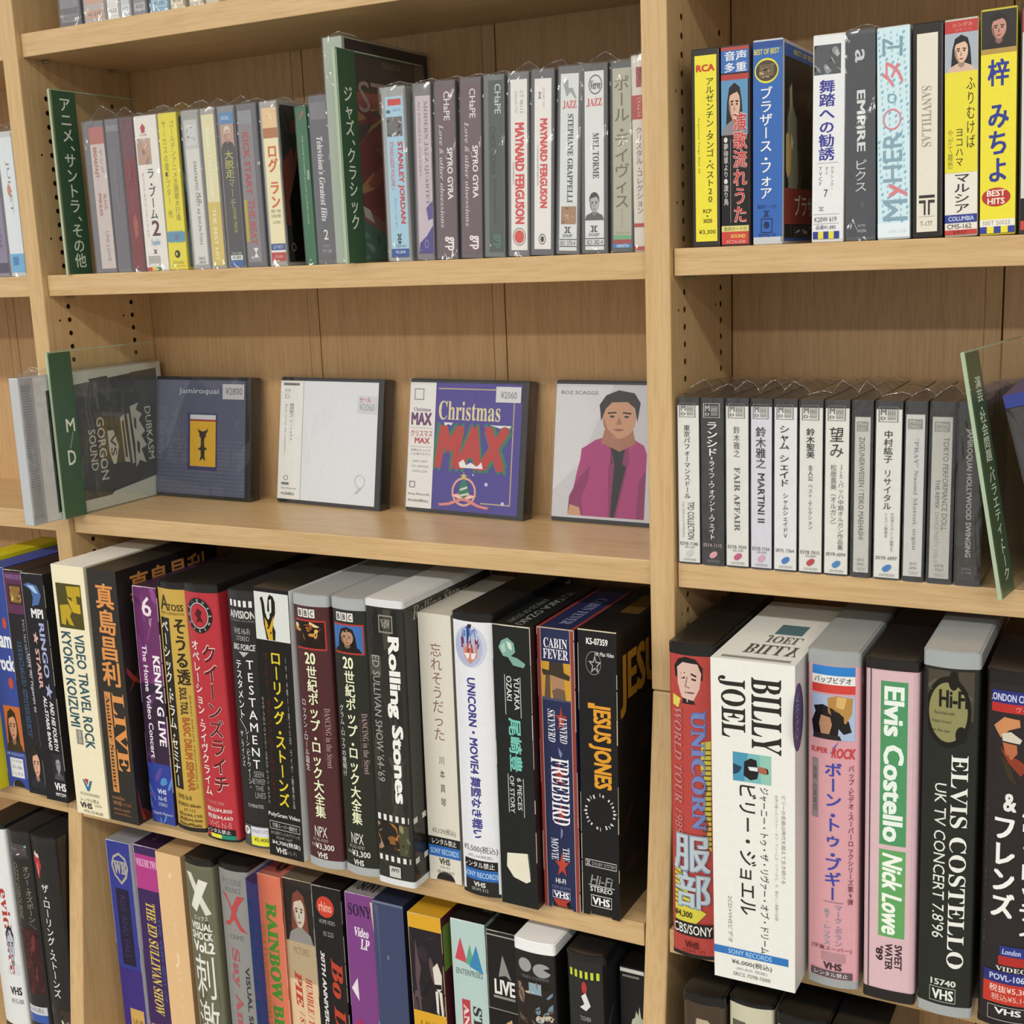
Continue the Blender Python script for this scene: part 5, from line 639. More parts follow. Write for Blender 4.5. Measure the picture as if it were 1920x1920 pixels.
# ------------------------------------------------------------------ video tapes, right bay, upper row
clam_tape(313.8, 342.4, -43.6, 0, 'red case with a drawn man and silver kanji, leftmost of the right bay tapes', '1a1918', 'b3443e', A(G(14, 4, 78, 18.4, [('1f1b1c', [(4, 46), (0, 22), (14, 6), (40, 0), (74, 4), (96, 22), (96, 48), (88, 46), (10, 44)]), ('d8b8ac', [(10, 24), (30, 12), (80, 14), (92, 34), (86, 66), (66, 92), (44, 96), (24, 84), (12, 58)]), ('1f1b1c', [(24, 34), (38, 32), (38, 35), (24, 38)]), ('1f1b1c', [(58, 33), (76, 38), (76, 42), (58, 37)]), ('3a2a2c', [(24, 44), (38, 42), (38, 46), (26, 48)]), ('3a2a2c', [(60, 44), (76, 46), (74, 50), (60, 48)]), ('a07a72', [(44, 42), (48, 42), (42, 62), (56, 64), (54, 67), (36, 64)]), ('5a3a3a', [(38, 74), (68, 74), (68, 77), (38, 77)]), ('2a2022', [(30, 88), (66, 92), (72, 100), (26, 100)])]), P([(1, 15.4), (28, 17), (22, 20), (1, 18.6)], 'd8cf5c'), T('UNICORN', 'r', 50, 20, 82, 58, '5a72b8', .045, 's'), T('UNICORN', 'r', 51.4, 20.3, 80.6, 57.7, '7d86b4', .018, 's'), P([(72, 30), (99, 29), (99, 66), (78, 62), (86, 56), (74, 50), (84, 44), (70, 38)], 'cfc44e'), [R(74, 32 + 1.6 * i, 99, 32.4 + 1.6 * i, '4a421c') for i in range(20)], T('UNICORN', 'r', 52, 20.4, 80, 57.6, '7684bc', .02, 's'), T('WORLD TOUR 1989', 'r', 12, 20, 30, 60, 'c07a78', .01, 'si'), P([(2, 68), (14, 68), (50, 82), (80, 84.6), (54, 89), (2, 88)], 'd4c946'), [P([(3, 70 + 1.5 * i), (20 + 4 * i, 71 + 1.5 * i), (20 + 4 * i, 71.4 + 1.5 * i), (3, 70.4 + 1.5 * i)], '5a5220') for i in range(9)], T('服', 'h', 8, 59.4, 90, 71.6, '7d94a8', .06), T('服', 'h', 9, 59.8, 89, 71.2, 'b9c4cc', .02), T('部', 'h', 12, 71.4, 90, 83.6, '7d94a8', .06), T('部', 'h', 13, 71.8, 89, 83.2, 'b9c4cc', .02), T('¥4,300', 'h', 8, 84.6, 50, 87, '3a341c', .03), R(0, 88.2, 100, 92.6, '1f1c1c'), T('CBS/SONY', 'h', 6, 88.9, 92, 92, 'e8e6e2', .02), VHS(32, 94.4, 64, 96.6, '5a1c1c'), T('CSVM 171', 'h', 26, 97, 76, 98.2, '6d2824')), h=197, bot_cap=2.4, top_cap=7, side_col='b3443e')
sleeve_tape(345.4, 393.6, -56, -1.2, 'large white box with black serif rotated lettering and a small teal photo', 'e8e8e2', A(T('BILLY', 'r', 49, 4.6, 84, 27, '26241f', .012, 's'), T('JOEL', 'r', 9, 5, 42, 23.4, '26241f', .012, 's'), R(26, 27.6, 72, 36.4, '74b4b8'), G(26, 27.6, 72, 36.4, [('4a94b4', [(0, 0), (40, 0), (30, 100), (0, 100)]), ('8fc4b4', [(70, 0), (100, 0), (100, 100), (74, 100)]), ('1d1a1c', [(30, 30), (46, 16), (62, 20), (64, 40), (68, 56), (64, 84), (46, 92), (28, 78)]), ('dfe6e8', [(40, 46), (64, 44), (66, 58), (44, 58)]), ('a8624a', [(66, 40), (84, 42), (92, 54), (84, 66), (68, 62)]), ('2a1a14', [(84, 42), (92, 46), (94, 60), (86, 66), (90, 54)]), ('24405a', [(0, 40), (24, 50), (16, 70), (0, 80)])]), T('ビリー・ジョエル', 'r', 33, 37.4, 54, 78, '2e2c28', .02), T('ジャーニー・トゥ・ザ・リヴァー・オブ・ドリームス', 'r', 58, 37.4, 69, 91.6, '3a3834', .01), T('世界が歌ったリヴァー・オブ・ドリームス・ツアーから、今、懐かしい感動の記録', 'r', 76, 39, 80, 78, 'a5a49e'), T('ビリーの名曲は時代を超えて生き続ける', 'r', 84, 39, 89, 66, '8d8c86'), T('2CD+VHSビデオ', 'r', 18, 73, 24, 88, '8d8c86'), R(0, 89.6, 92, 92, '2f74bc'), T('SONY RECORDS', 'h', 18, 90, 72, 91.6, '9cc4ec', .02, 'b'), T('¥6,000(税込)', 'h', 22, 93, 72, 95, '5a5954', .01), T('(¥5,825 税抜)', 'h', 28, 95.4, 66, 96.6, 'a5a49e'), T('SRCS 7598-7600', 'h', 24, 97.2, 70, 98.4, '8d8c86', .01)), h=195, d=122, side_col='dcdcd8', side=[E(-4, 6, 14, 26, '4a4270'), T('VIDEO', 'r', 1, 9, 6, 22, '9a8cc0')], top=[T('BILLY', 'h', 28, 88, 92, 74, '55534e', .01, 's'), T('JOEL', 'h', 40, 70, 84, 58, '6a6862', .01, 's'), R(44, 40, 78, 56, '55777a'), R(10, 94, 92, 97, '8d8c88')])
clam_tape(395.4, 425.0, -40.6, -1.4, 'pink spined case with a hat portrait and blue vertical katakana', '9fa3a3', 'd8a0a8', A(R(0, 4.4, 100, 7, '2f80cc'), R(0, 7, 100, 9.6, 'e8e8e6'), T('バップビデオ', 'h', 14, 7.4, 84, 9.2, '2e2c30', .02), R(0, 9.6, 100, 12, 'd0453c'), G(4, 12.6, 94, 25.4, [('a9bcd8', [(0, 0), (100, 0), (100, 100), (0, 100)]), ('b58a4a', [(40, 6), (60, 0), (92, 4), (90, 40), (78, 62), (42, 40)]), ('d8b070', [(60, 2), (80, 4), (74, 30), (58, 26)]), ('1f1a18', [(10, 28), (30, 22), (60, 34), (84, 56), (90, 80), (74, 86), (48, 56), (14, 40)]), ('1a1614', [(14, 40), (52, 50), (64, 70), (62, 96), (10, 96), (6, 62)]), ('b98a6a', [(26, 46), (46, 50), (50, 66), (44, 88), (26, 88), (22, 66)]), ('2a2428', [(10, 88), (66, 90), (70, 100), (8, 100)])]), G(44, 25.6, 62, 29.6, [('2f62b8', [(100, 0), (30, 60), (50, 62), (0, 100), (70, 70), (50, 66)])]), T('SUPER', 'h', 6, 28, 40, 29.6, 'c83f44', .02, 'i'), T('ROCK', 'h', 48, 27.6, 92, 30.6, 'c83f44', .03, 'i'), R(10, 31.4, 22, 49, '8d8488'), T('原題・白黒第切', 'v', 12, 34, 20, 47, '4a4448'), T('ボーン・トゥ・ブギー', 'v', 36, 32, 68, 73, '3a48aa', .028), T('バップ・ビデオ・スーパーロックシリーズ第9弾', 'v', 80, 32.4, 90, 74, '6d2c3c', .01), R(34, 73.6, 72, 73.8, '8d6d74'), T('マーク・ボラン', 'v', 56, 74.6, 70, 87, '8088a8', .008), T('&T-レックス', 'v', 34, 76, 48, 87, '7f9ab4', .008), T('(字幕スーパー)', 'h', 10, 87.4, 88, 89, '7a3a4a', .006), R(30, 89.4, 76, 92, 'b58a92'), VHS(34, 92.4, 70, 94.6, '3a2e34'), R(8, 95, 90, 97.2, '5d5054'), T('レンタル禁止', 'h', 16, 95.4, 82, 96.8, 'e4d8da', .01)), h=201, top_cap=8.5, bot_cap=5, body='8a8e90')
clam_tape(427.6, 456.4, -41.6, -1.6, 'pale pink spined black case with two green rotated name bars', '1e1b1d', 'cfaeb6', A(R(0, 3, 12, 97, '3a3038'), R(14, 3.4, 90, 96.4, 'd6b6bc'), R(30, 6, 80, 53, '4f9464'), T('Elvis Costello', 'r', 36, 7.4, 74, 52, 'e8f2ea', .04, 'b'), R(30, 54.4, 80, 80.4, '62a462'), T('Nick Lowe', 'r', 36, 55.4, 74, 79.6, 'eef6ea', .03, 'i'), T('SWEET', 'r', 62, 82.4, 76, 90, '3a2630', .03, 'b'), T('WATER', 'r', 44, 82.4, 58, 90.4, '3a2630', .03, 'b'), T("'89", 'r', 26, 83.6, 40, 88, '3a2630', .03, 'b')), h=200, top_cap=6, bot_cap=6.5, B=1.2)
clam_tape(457.4, 486.6, -43.4, -1.4, 'dark green black spined case with white serif lettering and an oval badge', 'a2a7a9', '1f231e', A(N(2, 5, 98, 18, '4a4438', ['5d5646', '35312a', '6d6452', '2a2a26'], 95, 14), E(6, 6.4, 86, 25.4, '17160f'), E(12, 8, 80, 23.8, '8d8a5c'), E(46, 5, 64, 10, '17160f'), E(60, 19.4, 80, 24, '17160f'), T('Hi-Fi', 'h', 30, 10, 80, 14.6, '17160f', .04, 'b'), T('Recorded with', 'h', 22, 15.6, 58, 16.6, '4a4830'), T('Digital Sound', 'h', 18, 18, 52, 19, '4a4830'), T('on this tape', 'h', 20, 20.4, 50, 21.4, '4a4830'), T('ELVIS COSTELLO', 'r', 54, 27, 84, 86, 'e8ebe4', -.004, 's'), T("UK TV CONCERT 7.8'96", 'r', 26, 35, 48, 78, 'dce0d8', .005), T('15740', 'h', 26, 89.6, 72, 91.4, 'd2d6ce', .03, 'b'), BOXED(24, 91.8, 72, 96.2, '8d918a', 1.6, .3), VHS(29, 92.5, 68, 95.5, 'e4e8e0')), h=208.4, top_cap=9, bot_cap=6, body='7d8284')
clam_tape(489.0, 519.0, -42, -1.4, 'dark case with blue and red bands and big white katakana at the right edge', '191718', '241f21', A(R(0, 5.4, 100, 8.8, '2a2f78'), T('LONDON CLASSICS', 'h', 6, 6.2, 130 * .74, 8.2, 'c4cce8', .03, 'b'), R(0, 8.8, 100, 11.2, 'b8302e'), T('ヴィデオ', 'h', 50, 9.3, 90, 10.8, 'e0a8a0'), G(6, 12, 90, 31, [('c98a5a', [(10, 16), (30, 2), (60, 4), (62, 14), (40, 20), (24, 32)]), ('cfc8ba', [(26, 26), (44, 22), (66, 32), (62, 38), (28, 36)]), ('b56a44', [(28, 38), (56, 40), (58, 52), (46, 62), (34, 54)]), ('8a3a24', [(22, 44), (40, 56), (60, 60), (80, 70), (66, 84), (40, 66)]), ('3a3020', [(24, 54), (44, 70), (60, 98), (40, 88)])]), T('&', 'h', 34, 33, 56, 38, 'e8e6e4', .03, 'b'), T('フレンズ', 'v', 18, 40, 58, 68, 'f0eeec', .06), T('パヴァロッティ', 'v', 66, 34, 98, 74, 'f0eeec', .06), T('ビデオクラシック・コンサート・イン・モデナ', 'v', 2, 36, 9, 79, 'a09a98'), R(36, 76, 78, 79, '2a3580'), T('London', 'h', 40, 76.8, 72, 78.4, 'b4c0e8', .02, 'i'), R(34, 79, 80, 81.6, 'b02c2a'), T('VIDEO', 'h', 30, 82, 84, 83.4, 'd8d6d2', .01, 's'), R(0, 83.6, 100, 87, '2a2f78'), T('POVL-1063', 'h', 20, 84.4, 86, 86.2, 'c4cce8', .02, 'b'), R(0, 87, 100, 93, 'c0392c'), T('税抜¥5,300', 'h', 20, 87.6, 92, 89.8, 'f0d8cc', .01), T('税込¥5,146', 'h', 24, 90.2, 92, 92.2, 'e8b8a8', .01), BOXED(18, 93.6, 92, 98, '8d8a88', 1.6, .3), VHS(30, 94.2, 76, 96, 'e4e2e0')), h=201, top_cap=7.5, bot_cap=3)

# ------------------------------------------------------------------ video tapes, left bay, upper row
sleeve_tape(-308.0, -281.4, -40, 0, 'bright yellow card sleeve cut by the left picture edge', 'e6da1e', A(T('86', 'h', 60, 88, 90, 94, 'b0a818', .02), T('ROCK SHOW', 'r', 30, 10, 70, 80, '5a5410', .03, 'b')), h=193, side_col='e2d61a', top_col='d2c81c')
sleeve_tape(-280.8, -256.0, -24, 0, 'blue card sleeve with a curly haired portrait and an orange patch', '33489c', A(T('glam', 'h', 10, 28, 96, 38, 'e4e8f2', .04, 'b'), T('rock', 'h', 20, 39, 98, 46, 'e4e8f2', .04, 'b'), E(66, 22, 84, 27, 'c44a34'), E(60, 49, 82, 54, 'c44a34'), R(0, 63, 100, 66, '33489c'), R(20, 62, 100, 82, 'c46a34'), FACE(10, 62, 98, 83, None, '2e221c', 'c8927a', '3a2c24', 1), R(22, 86, 84, 95, 'dcdee4'), T('ビデオ店名', 'h', 28, 86.8, 78, 88, '4a4a54'), T('01-86', 'h', 30, 89.4, 76, 91, '77777f'), T('レンタル', 'h', 28, 92.4, 78, 94, '77777f'), T('1989 HIGHLIGHTS', 'h', 10, 83.6, 92, 84.8, 'a9b8e0')), h=190, notch=True, worn='c8ccd8', side_col='2c3f8c')
sleeve_tape(-253.4, -230.6, -27, 0, 'black tape sleeve with glowing blue rotated lettering and a purple top', '1a1820', A(R(2, 1, 98, 19, '5a2a52'), T('TWENTIETH CENTURY', 'h', 6, 2, 94, 4, '9a7ab0', .01), R(14, 6, 84, 15, '3a2028'), N(24, 7, 76, 14, '8a6a34', ['b8924a', '5d4220', 'd2b060'], 51, 10), T("PAUL McCARTNEY'S", 'r', 68, 21, 80, 42, '9a9aa4', 0, 's'), T('Give my regards to', 'r', 74, 36, 92, 62, 'c8ccd8', 0, 'c'), T('BROAD STREET', 'r', 30, 31, 54, 74, '4a6a94', .09, 's'), T('BROAD STREET', 'r', 31, 31.3, 53, 73.7, '1c2028', .02, 's'), FACE(12, 77, 98, 97, None, '2a1c18', 'd8a48c', '20242e'), E(10, 95, 50, 99, '26242a', .2)), h=190, side_col='1a1418', worn='b5aca8')
sleeve_tape(-229.8, -205.2, -30.4, 0, 'black tape sleeve with a blue emblem and white starred rotated lettering', '14131a', A(G(8, 4, 84, 14, [('4a6aa4', [(0, 10), (30, 0), (80, 10), (100, 50), (80, 90), (40, 100), (50, 60), (40, 30)]), ('a9c4e4', [(20, 10), (60, 12), (84, 44), (60, 40)])]), T('MPI', 'h', 30, 15, 84, 19, 'e4e6ec', .04, 'b'), T('★ STARR', 'r', 28, 25, 50, 50, 'd8a8a4', .03, 'b'), T('RINGO ★', 'r', 58, 21, 86, 54, 'a4acd8', .03, 'b'), T('AND HIS FOURTH', 'r', 66, 55, 84, 77, 'e0e0e4', .03, 'i'), T('ALL-STARR BAND', 'r', 40, 53, 56, 77, 'e0e0e4', .03, 'i'), FACE(48, 78, 98, 90, '22222a', '2e2e32', '9a9a9c', '4a4a4e'), VHS(46, 91.4, 98, 95, 'eceaf0'), T('MP7299', 'h', 48, 96, 94, 97.6, 'd8d6dc', .02, 'b')), h=190, side_col='101014', worn='a8a4a0')

# ------------------------------------------------------------------ video tapes, lower rows
Z4 = ZE1
sleeve_tape(-183.6, -158.2, -16.8, 0, 'deep blue sleeve with a silver shield emblem, leftmost of the lower row', '31388c', A(G(14, 5, 88, 20, [('a9a49a', [(50, 0), (88, 14), (100, 44), (86, 76), (52, 100), (14, 74), (0, 42), (14, 14)]), ('31388c', [(50, 8), (80, 20), (90, 44), (78, 70), (52, 90), (22, 70), (10, 42), (20, 20)])]), T('WB', 'h', 24, 9, 78, 15, 'a9a49a', .06, 's'), R(22, 22, 78, 58, '1c1634'), T('RISE AND FALL', 'r', 36, 25, 60, 55, '3a3060'), R(0, 60, 100, 100, '3a2a7c'), R(30, 79, 90, 100, 'c8a45a'), T('VHS', 'h', 38, 84, 82, 90, '8a6a30', .02, 'b')), z=Z4, h=190, worn='b9bcd0', side_col='d8dae4', top_col='8d8f94')
sleeve_tape(-157.4, -132.2, -14.9, 2, 'violet sleeve with gold italic rotated lettering and a pink top', '3a2258', A(R(0, 4, 100, 20, 'b03a86'), T('VOLUME TWO', 'h', 6, 6, 94, 9.6, 'e8b4d4', .02, 's'), T('THE ED SULLIVAN SHOW', 'r', 30, 26, 70, 79, 'd8c05c', .01, 'si'), T('THE VERY BEST OF', 'r', 78, 32, 90, 72, '3a5a9a', .01), FACE(6, 84, 94, 104, 'a9847a', '3a2a24', 'c8927a', '3a3444')), z=Z4, h=190, worn='c8b8c8', side_col='2a1844', top_col='2c1a3a', top=[T('BEST OF', 'r', 30, 50, 50, 90, '6a4a7a')])
sleeve_tape(-131.0, -104.6, -17.2, 1, 'plain peach coloured sleeve with faint gold lettering', 'e2bc8c', A(T('ベスト・オブ・コレクション', 'v', 46, 10, 64, 78, 'eccca4', .01), T('♪', 'h', 42, 45, 62, 52, 'f2d8b4', .02), G(44, 8, 62, 11, [('f0d4ac', [(0, 100), (50, 0), (100, 60)])])), z=Z4, h=190, side_col='d8b080', top_col='cda878', rough=.3)
clam_tape(-90.4, -62.2, -31, 1, 'olive grey case with a big crossed letter and white brush kanji', '191817', '6d6c58', A(N(2, 4, 98, 97, '6a6954', ['5a5946', '7d7c66', '45443a'], 61, 14), P([(10, 6), (30, 6), (88, 22), (70, 23)], 'd8d6ca'), P([(56, 8), (84, 9), (40, 22), (20, 20)], 'e2e0d6'), T('エックス', 'h', 28, 23.4, 76, 25.4, 'e4e2da', .01), T('VISUAL', 'h', 14, 26.4, 86, 29.6, 'e4e2da', .04, 'b'), T('SHOCK', 'h', 14, 30.2, 86, 33.6, 'e4e2da', .04, 'b'), T('Vol.2', 'h', 16, 34.2, 88, 39, 'eceae2', .04, 'b'), T('刺激！', 'v', 14, 40, 86, 97, 'e4e2da', -.004)), z=Z4, top_cap=5, side_col='6d3a34')
clam_tape(-60.6, -31.4, -27, 1, 'silver grey case with a red letter and red rotated serif lettering', '191817', '8d8d8b', A(T('POTERIE', 'h', 18, 6, 82, 8.6, '77777a'), T('VIOLENCE', 'h', 24, 9.4, 78, 11.6, '77777a'), G(12, 12, 88, 28, [('b8484c', [(0, 0), (20, 4), (44, 36), (70, 4), (98, 6), (72, 30), (60, 52), (76, 80), (100, 100), (74, 94), (50, 66), (24, 86), (2, 82), (30, 70), (42, 48), (26, 20)])]), T('CRIME', 'h', 30, 29, 76, 31, '77777a'), T('Say Anything', 'r', 26, 35, 58, 98, 'b0545a', .01, 's'), T('VISUAL SHOCK Vol.3', 'r', 72, 42, 84, 96, '3a3a40', .02, 'b')), z=Z4, top_cap=5, side_col='2f4f9c', side=[N(0, 4, 60, 97, '2f4f9c', ['4a72bc', '24356a', '6a8ccc'], 62, 14)])
sleeve_tape(-38.6, -10.2, -13.8, 1.6, 'salmon orange sleeve with green block rotated lettering', 'd8765a', A(T('RAINBOW BRIDGE', 'r', 44, 12, 80, 92, '4a8a2c', .05, 's'), T('FEATURING JIMI HENDRIX', 'r', 22, 22, 38, 90, 'b07a3c', .02, 's')), z=Z4, h=190, worn='e0b09c', side_col='c06a50', top_col='b86a58', top=[R(20, 66, 80, 94, '9a4a44'), T('G', 'h', 50, 70, 78, 92, '3a2a24', .03, 'b')])
sleeve_tape(-9.8, 17.4, -11.2, .4, 'brown black sleeve with a long haired singer and red brush lettering', '2a2320', A(FACE(6, 3, 98, 27, '231d1b', '7a4030', 'c9bfae', '8d8a88', 1), R(0, 27, 100, 100, 'b5a080'), R(0, 44, 100, 100, 'dcc09c'), T('PICTURES', 'h', 24, 29.4, 78, 32.4, '8a765c'), T('HUMBLE / THE LIFE AND TIMES', 'r', 58, 42, 80, 98, 'b8442e', .01, 'it'), T('PIE', 'r', 20, 40, 44, 56, 'b8442e', .04, 'si'), T('/ STEVE MARRIOTT', 'r', 28, 58, 46, 98, 'b8442e', .01, 'it')), z=Z4, h=190, worn='c8b8a0', side_col='231d1b', top_col='6a5f50')
sleeve_tape(18.0, 44.8, -11.6, 0, 'black sleeve with red script lettering and a red oval logo', '171416', A(E(14, 4, 74, 13, 'c8402f'), T('rhino', 'h', 22, 6.4, 66, 10.6, 'e8a894', .03, 'b'), T('HOME VIDEO', 'h', 20, 14, 74, 15.8, 'a5a3a4'), T('R3 2225', 'h', 32, 19, 66, 21, 'a5a3a4'), T('Bo Diddley', 'r', 40, 30, 90, 100, 'b8402c', .03, 'c'), T('30TH ANNIVERSARY ALL-STAR JAM', 'r', 12, 28, 30, 100, 'dcdadb', .03, 'i')), z=Z4, h=190, worn='a8a09c', side_col='141214', top_col='1d1614')
sleeve_tape(45.6, 72.2, -10.7, 2, 'purple sleeve with a white triangle and torn corner', '7c3f84', A(T('SONY', 'h', 8, 4.4, 86, 9.4, '2a1838', .02, 's'), P([(84, 2), (99, 2), (99, 22), (90, 12)], 'd2bda8'), T('Video', 'h', 26, 14, 74, 18, 'e8dcec', .03, 'si'), T('LP', 'h', 44, 18.6, 76, 23, 'e8dcec', .03, 'si'), P([(6, 41), (28, 36), (30, 46)], 'e4dce4'), P([(70, 64), (99, 50), (99, 100), (80, 100)], '4fa8b4'), T('GUITAR MASTER', 'r', 44, 56, 86, 110, 'a82a54', .04, 'i'), T('8', 'h', 16, 54, 38, 64, 'a82a54', .05, 'b'), R(0, 92, 30, 93, '6a3474')), z=Z4, h=190, worn='b8a4bc', side_col='6a3474', top_col='8d8a88', top=[T('SONY', 'h', 22, 80, 84, 94, '2a2430', .02, 's')])
sleeve_tape(72.8, 99.6, -12.6, 0, 'plain slate blue shrink wrapped sleeve without lettering', '3d4668', A(R(0, 0, 100, 1, '6a738f'), P([(2, 1), (20, 2), (16, 40), (10, 8)], '4c5576'), E(40, 22, 45, 24, '7d86a0')), z=Z4, h=190, side_col='23283c', top_col='2a2f42', rough=.16)
sleeve_tape(107.6, 135.2, -16.9, -2, 'yellow sleeve with a dark stage photo and green outlined block lettering', 'd9a428', A(N(0, 6, 100, 40, '1f1820', ['2e2430', '4a3a44', '15101a', '5d4a4a'], 65, 14), G(60, 16, 98, 40, [('dcd6cc', [(20, 20), (60, 10), (90, 30), (84, 54), (60, 60), (30, 54)]), ('1a1418', [(24, 48), (84, 46), (82, 54), (26, 56)]), ('dcd6cc', [(30, 60), (54, 58), (50, 100), (34, 96)]), ('dcd6cc', [(60, 58), (84, 60), (88, 100), (72, 100)])]), G(8, 10, 34, 40, [('5a464e', [(40, 0), (60, 20), (90, 40), (60, 60), (70, 98), (40, 100), (20, 50)])]), T('LIVE', 'h', 20, 44, 76, 46, '8a6a1c', .01), T('Legends', 'h', 12, 47, 90, 52, 'a8841e', .01, 'si'), T('BUZZCOCKS', 'r', 28, 56, 82, 130, '2f5a24', .07, 'b'), T('BUZZCOCKS', 'r', 30, 56.6, 80, 129.4, '6aa83c', .02, 'b')), z=Z4, h=190, worn='d8b880', side_col='4a1c28', side=[R(2, 4, 20, 22, '6a8a3c')], top_col='d2a02a')
sleeve_tape(139.0, 166.6, -12.0, -1, 'pale aqua sleeve with a red rotated bar and coloured triangles', 'b4cdca', A(P([(8, 16), (26, 7), (44, 17)], 'c84a58'), P([(38, 17), (54, 9), (64, 18)], '5aa488'), P([(50, 18), (72, 9), (90, 20)], '3a86b4'), T('ENTERPRISES', 'h', 10, 19.6, 88, 22, '5a6a6a'), R(22, 32, 46, 100, 'b83f48'), T('AND DOUBLE TROUBLE', 'r', 26, 34, 42, 110, 'e8d4d0', .03, 's'), T('STEVIE RAY VAUGHAN', 'r', 54, 34, 80, 120, '35302e', .02, 's')), z=Z4, h=190, worn='dfe8e6', side_col='8fa8a6', top_col='1d1a18', top=[R(60, 60, 90, 84, '55534e')])
sleeve_tape(168.0, 193.4, -15.0, 0, 'black sleeve with a grey triangle logo and a golden face', '161514', A(R(0, 1.5, 100, 2, 'a8a6a0'), P([(34, 18), (48, 9), (74, 18.6), (56, 17)], '8d8c88'), T('LIVE', 'h', 20, 19, 84, 25, 'e8e6e2', .04, 'b'), R(16, 25.6, 84, 26.6, '8d8c88'), R(0, 31, 100, 31.4, '8d8c88'), R(0, 31.6, 100, 66, '121012'), G(24, 33, 96, 64, [('24283c', [(0, 60), (30, 40), (40, 90), (0, 100)]), ('c8a470', [(40, 10), (64, 4), (88, 40), (96, 76), (80, 96), (62, 88), (48, 56)]), ('3a2a1c', [(56, 48), (68, 44), (72, 70), (62, 66)])]), R(0, 66, 100, 66.4, '8d8c88'), T('STORIES', 'r', 30, 70, 70, 100, 'c8c6c0', .02, 'b')), z=Z4, h=190, worn='a5a29a', side_col='141312', top_col='141210')
clam_tape(199.8, 230.6, -32.6, -2, 'black case with bright white rim, band photo and red katakana', 'eceeee', '1d1b1b', A(E(12, 6.5, 44, 11.5, '9a9a9c'), E(48, 7.5, 90, 12.5, '9a9a9c'), P([(72, 9.4), (92, 8.6), (92, 11)], '1d1b1b'), T('VIDEO COMPANY', 'h', 18, 12.6, 86, 13.6, '77777a'), N(6, 14.6, 94, 33, '241d1a', ['5d4a40', '8a7260', '3a2e28', 'c8b8a4', '1a1412', '6d8a9c'], 67, 26), R(36, 15, 66, 19, '8aa4b4'), T('ウィーアー', 'v', 54, 36, 90, 110, 'e4dcd8', .06), T('ウィーアー', 'v', 55, 36.4, 89, 109.6, 'b8302c', .03), T('USA', 'r', 16, 42, 44, 62, 'eceae8', .04, 'b')), z=Z4, top_cap=8, side_col='3a3230', B=2.0)
clam_tape(238.2, 265.8, -33, -2, 'black case with a row of lime squares and white katakana', '1a191a', '222224', A([R(10 + 14 * i, 6, 17 + 14 * i, 8.6, 'c4d43c') for i in range(6)], E(42, 9.6, 56, 14, 'b03834'), P([(40, 15), (52, 13.6), (64, 18), (52, 20), (36, 19), (48, 17.6)], 'dcdcda'), T('TOSHIBA', 'h', 36, 22, 64, 23.6, 'a5a5a4'), R(34, 26, 74, 35, 'd2ccce'), T('MASH', 'h', 38, 27, 64, 30.4, 'b0424a', .05, 'i'), N(46, 30, 72, 34.4, 'a59ca0', ['8d8488', 'c4bcbe'], 69, 8), T('モータウン', 'v', 68, 40, 96, 110, 'e0e0de', .04), T('デトロイト', 'v', 38, 41, 62, 100, 'e0e0de', .03), T('Dr', 'r', 10, 43, 24, 52, 'c8c8c6')), z=Z4, top_cap=5, side_col='2a2a2c', side=[N(0, 4, 60, 97, '2a2a2c', ['4a4a4c', '1a1a1c', '6d6d70'], 70, 20)])
sleeve_tape(269.2, 286.2, -19.6, 0, 'black sleeve with a pale castle emblem beside the side panel', '141413', A(R(0, .6, 100, 2, 'c8c6be'), R(10, 3, 80, 3.8, '77756f'), G(42, 14, 100, 23, [('b5b8a4', [(0, 90), (10, 60), (30, 50), (40, 20), (54, 40), (64, 0), (74, 44), (100, 60), (100, 100), (40, 100), (30, 84)])]), T('Buena Vista', 'h', 22, 24.6, 150 * .66, 27.4, '9a9c8c', .02, 's'), T('Home Video', 'h', 22, 28, 98, 30.8, '9a9c8c', .02, 's')), z=Z4, h=190, side_col='121212', top_col='121110')
clam_tape(-309.0, -278.4, -38.0, -1, 'white case with a black and white portrait at the left picture edge', '1f1f20', 'e0e3e4', A(T('evidence', 'r', 58, 30, 84, 72, 'b03a34', .01, 's'), FACE(48, 46, 100, 72, 'e0e3e4', '2a2e38', 'b5bac4', 'd2d6da'), VHS(52, 78, 90, 82, '2a2c30'), T('VF15-0001', 'h', 50, 84, 98, 86.4, '77797e')), z=Z4, h=191, top_cap=3)
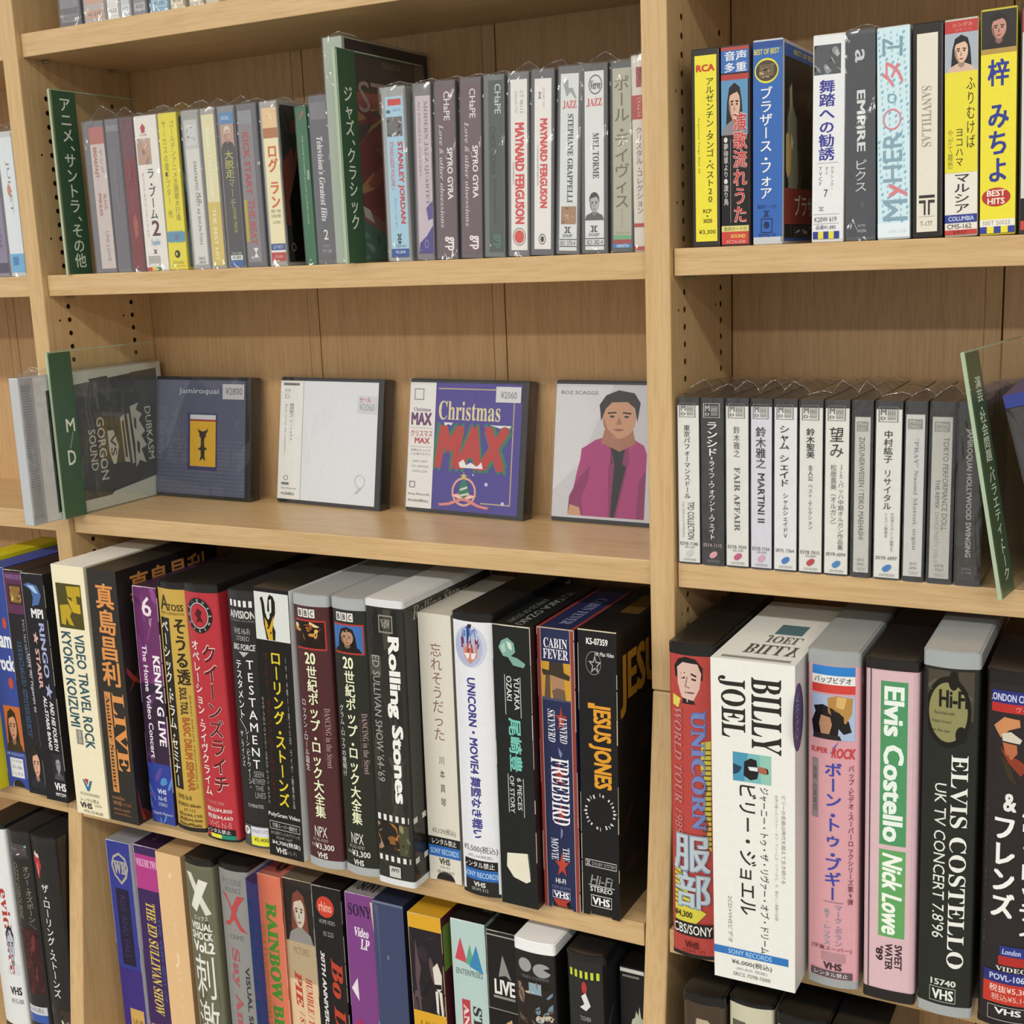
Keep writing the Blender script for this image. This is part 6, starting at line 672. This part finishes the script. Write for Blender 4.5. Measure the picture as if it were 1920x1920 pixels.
clam_tape(-276.8, -250.4, -38.0, 0, 'black case with grey katakana and a small coloured logo', '262627', '242223', A(N(14, 6, 86, 11.4, '4a4446', ['a84a5a', '4a94b8', 'd8d2d4', '6a5a8a'], 75, 8), R(10, 11, 90, 12.4, '3a3a3c'), T('オジー・オズボーン／', 'v', 64, 16, 88, 46, '8d8a72', .01), T('OZZY OSBOURNE', 'r', 24, 15, 44, 42, '6d6a50', .03, 'b'), N(10, 46, 96, 78, '3a1c1e', ['552428', '24181a', '6d3034'], 76, 14), T('ライヴ&ラウド', 'v', 40, 48, 66, 76, '5d2a2e', .02), R(6, 84, 96, 88, 'c8ccd4'), T('レンタル禁止', 'h', 12, 84.6, 80, 87, '4a4c54'), R(6, 88, 96, 92, '3a5aa8')), z=Z4, h=191, top_cap=6)
clam_tape(-250.0, -220.4, -38.0, 0, 'black case with a red tongue emblem and white katakana beside the left panel', '232324', '1f1e1f', A(G(12, 7, 44, 20, [('b5343a', [(0, 30), (20, 10), (50, 6), (80, 20), (100, 50), (80, 70), (64, 96), (44, 100), (30, 74), (16, 60)]), ('dfd4cc', [(10, 14), (30, 0), (50, 12), (70, 8), (84, 22), (60, 24), (40, 22)]), ('e4c4c0', [(48, 44), (56, 44), (54, 84), (46, 84)])]), T('ザ・ローリング・ストーンズ', 'v', 34, 22, 62, 76, 'dcdcda', .02), N(50, 82, 100, 98, '3a2e28', ['8d7a64', 'd8d0c4', '241c18'], 78, 12)), z=Z4, h=191, top_cap=6)
clam_tape(320.8, 347.4, -45.5, 0, 'brown photographic case with a large pale letter, lower right bay', '161616', '4a3e30', A(N(2, 3, 98, 97, '46392c', ['5d4c3a', '33291f', '6d5a44'], 85, 14), T('B', 'h', 18, 8, 82, 40, 'b5a68c', .0, 'i')), z=Z4, top_cap=7)
clam_tape(348.2, 376.4, -41, 0, 'cream framed case with grey block letters, lower right bay', '131312', 'c9c6ac', A(R(8, 7, 40, 40, '5d5c50'), R(22, 12, 30, 40, 'c9c6ac'), P([(44, 8), (66, 9), (66, 22), (44, 16)], '5d5c50'), R(70, 9, 80, 26, '6d6c5c'), R(82, 9, 92, 26, '6d6c5c'), T('DK', 'h', 10, 42, 60, 60, '5d5c50', .04, 'b')), z=Z4, top_cap=3)
clam_tape(378.6, 410.0, -44.5, 0, 'lilac grey spined black case, lower right bay', '131314', '85848f', A(T('LIVE', 'r', 30, 20, 70, 60, '5a5964', .02)), z=Z4, top_cap=8)
clam_tape(411.0, 441.0, -44.5, 0, 'black case right of the lilac grey one in the lower right bay', '131314', '3a3a3c', A(T('VIDEO', 'r', 30, 20, 70, 60, '77777a', .02)), z=Z4, top_cap=8)
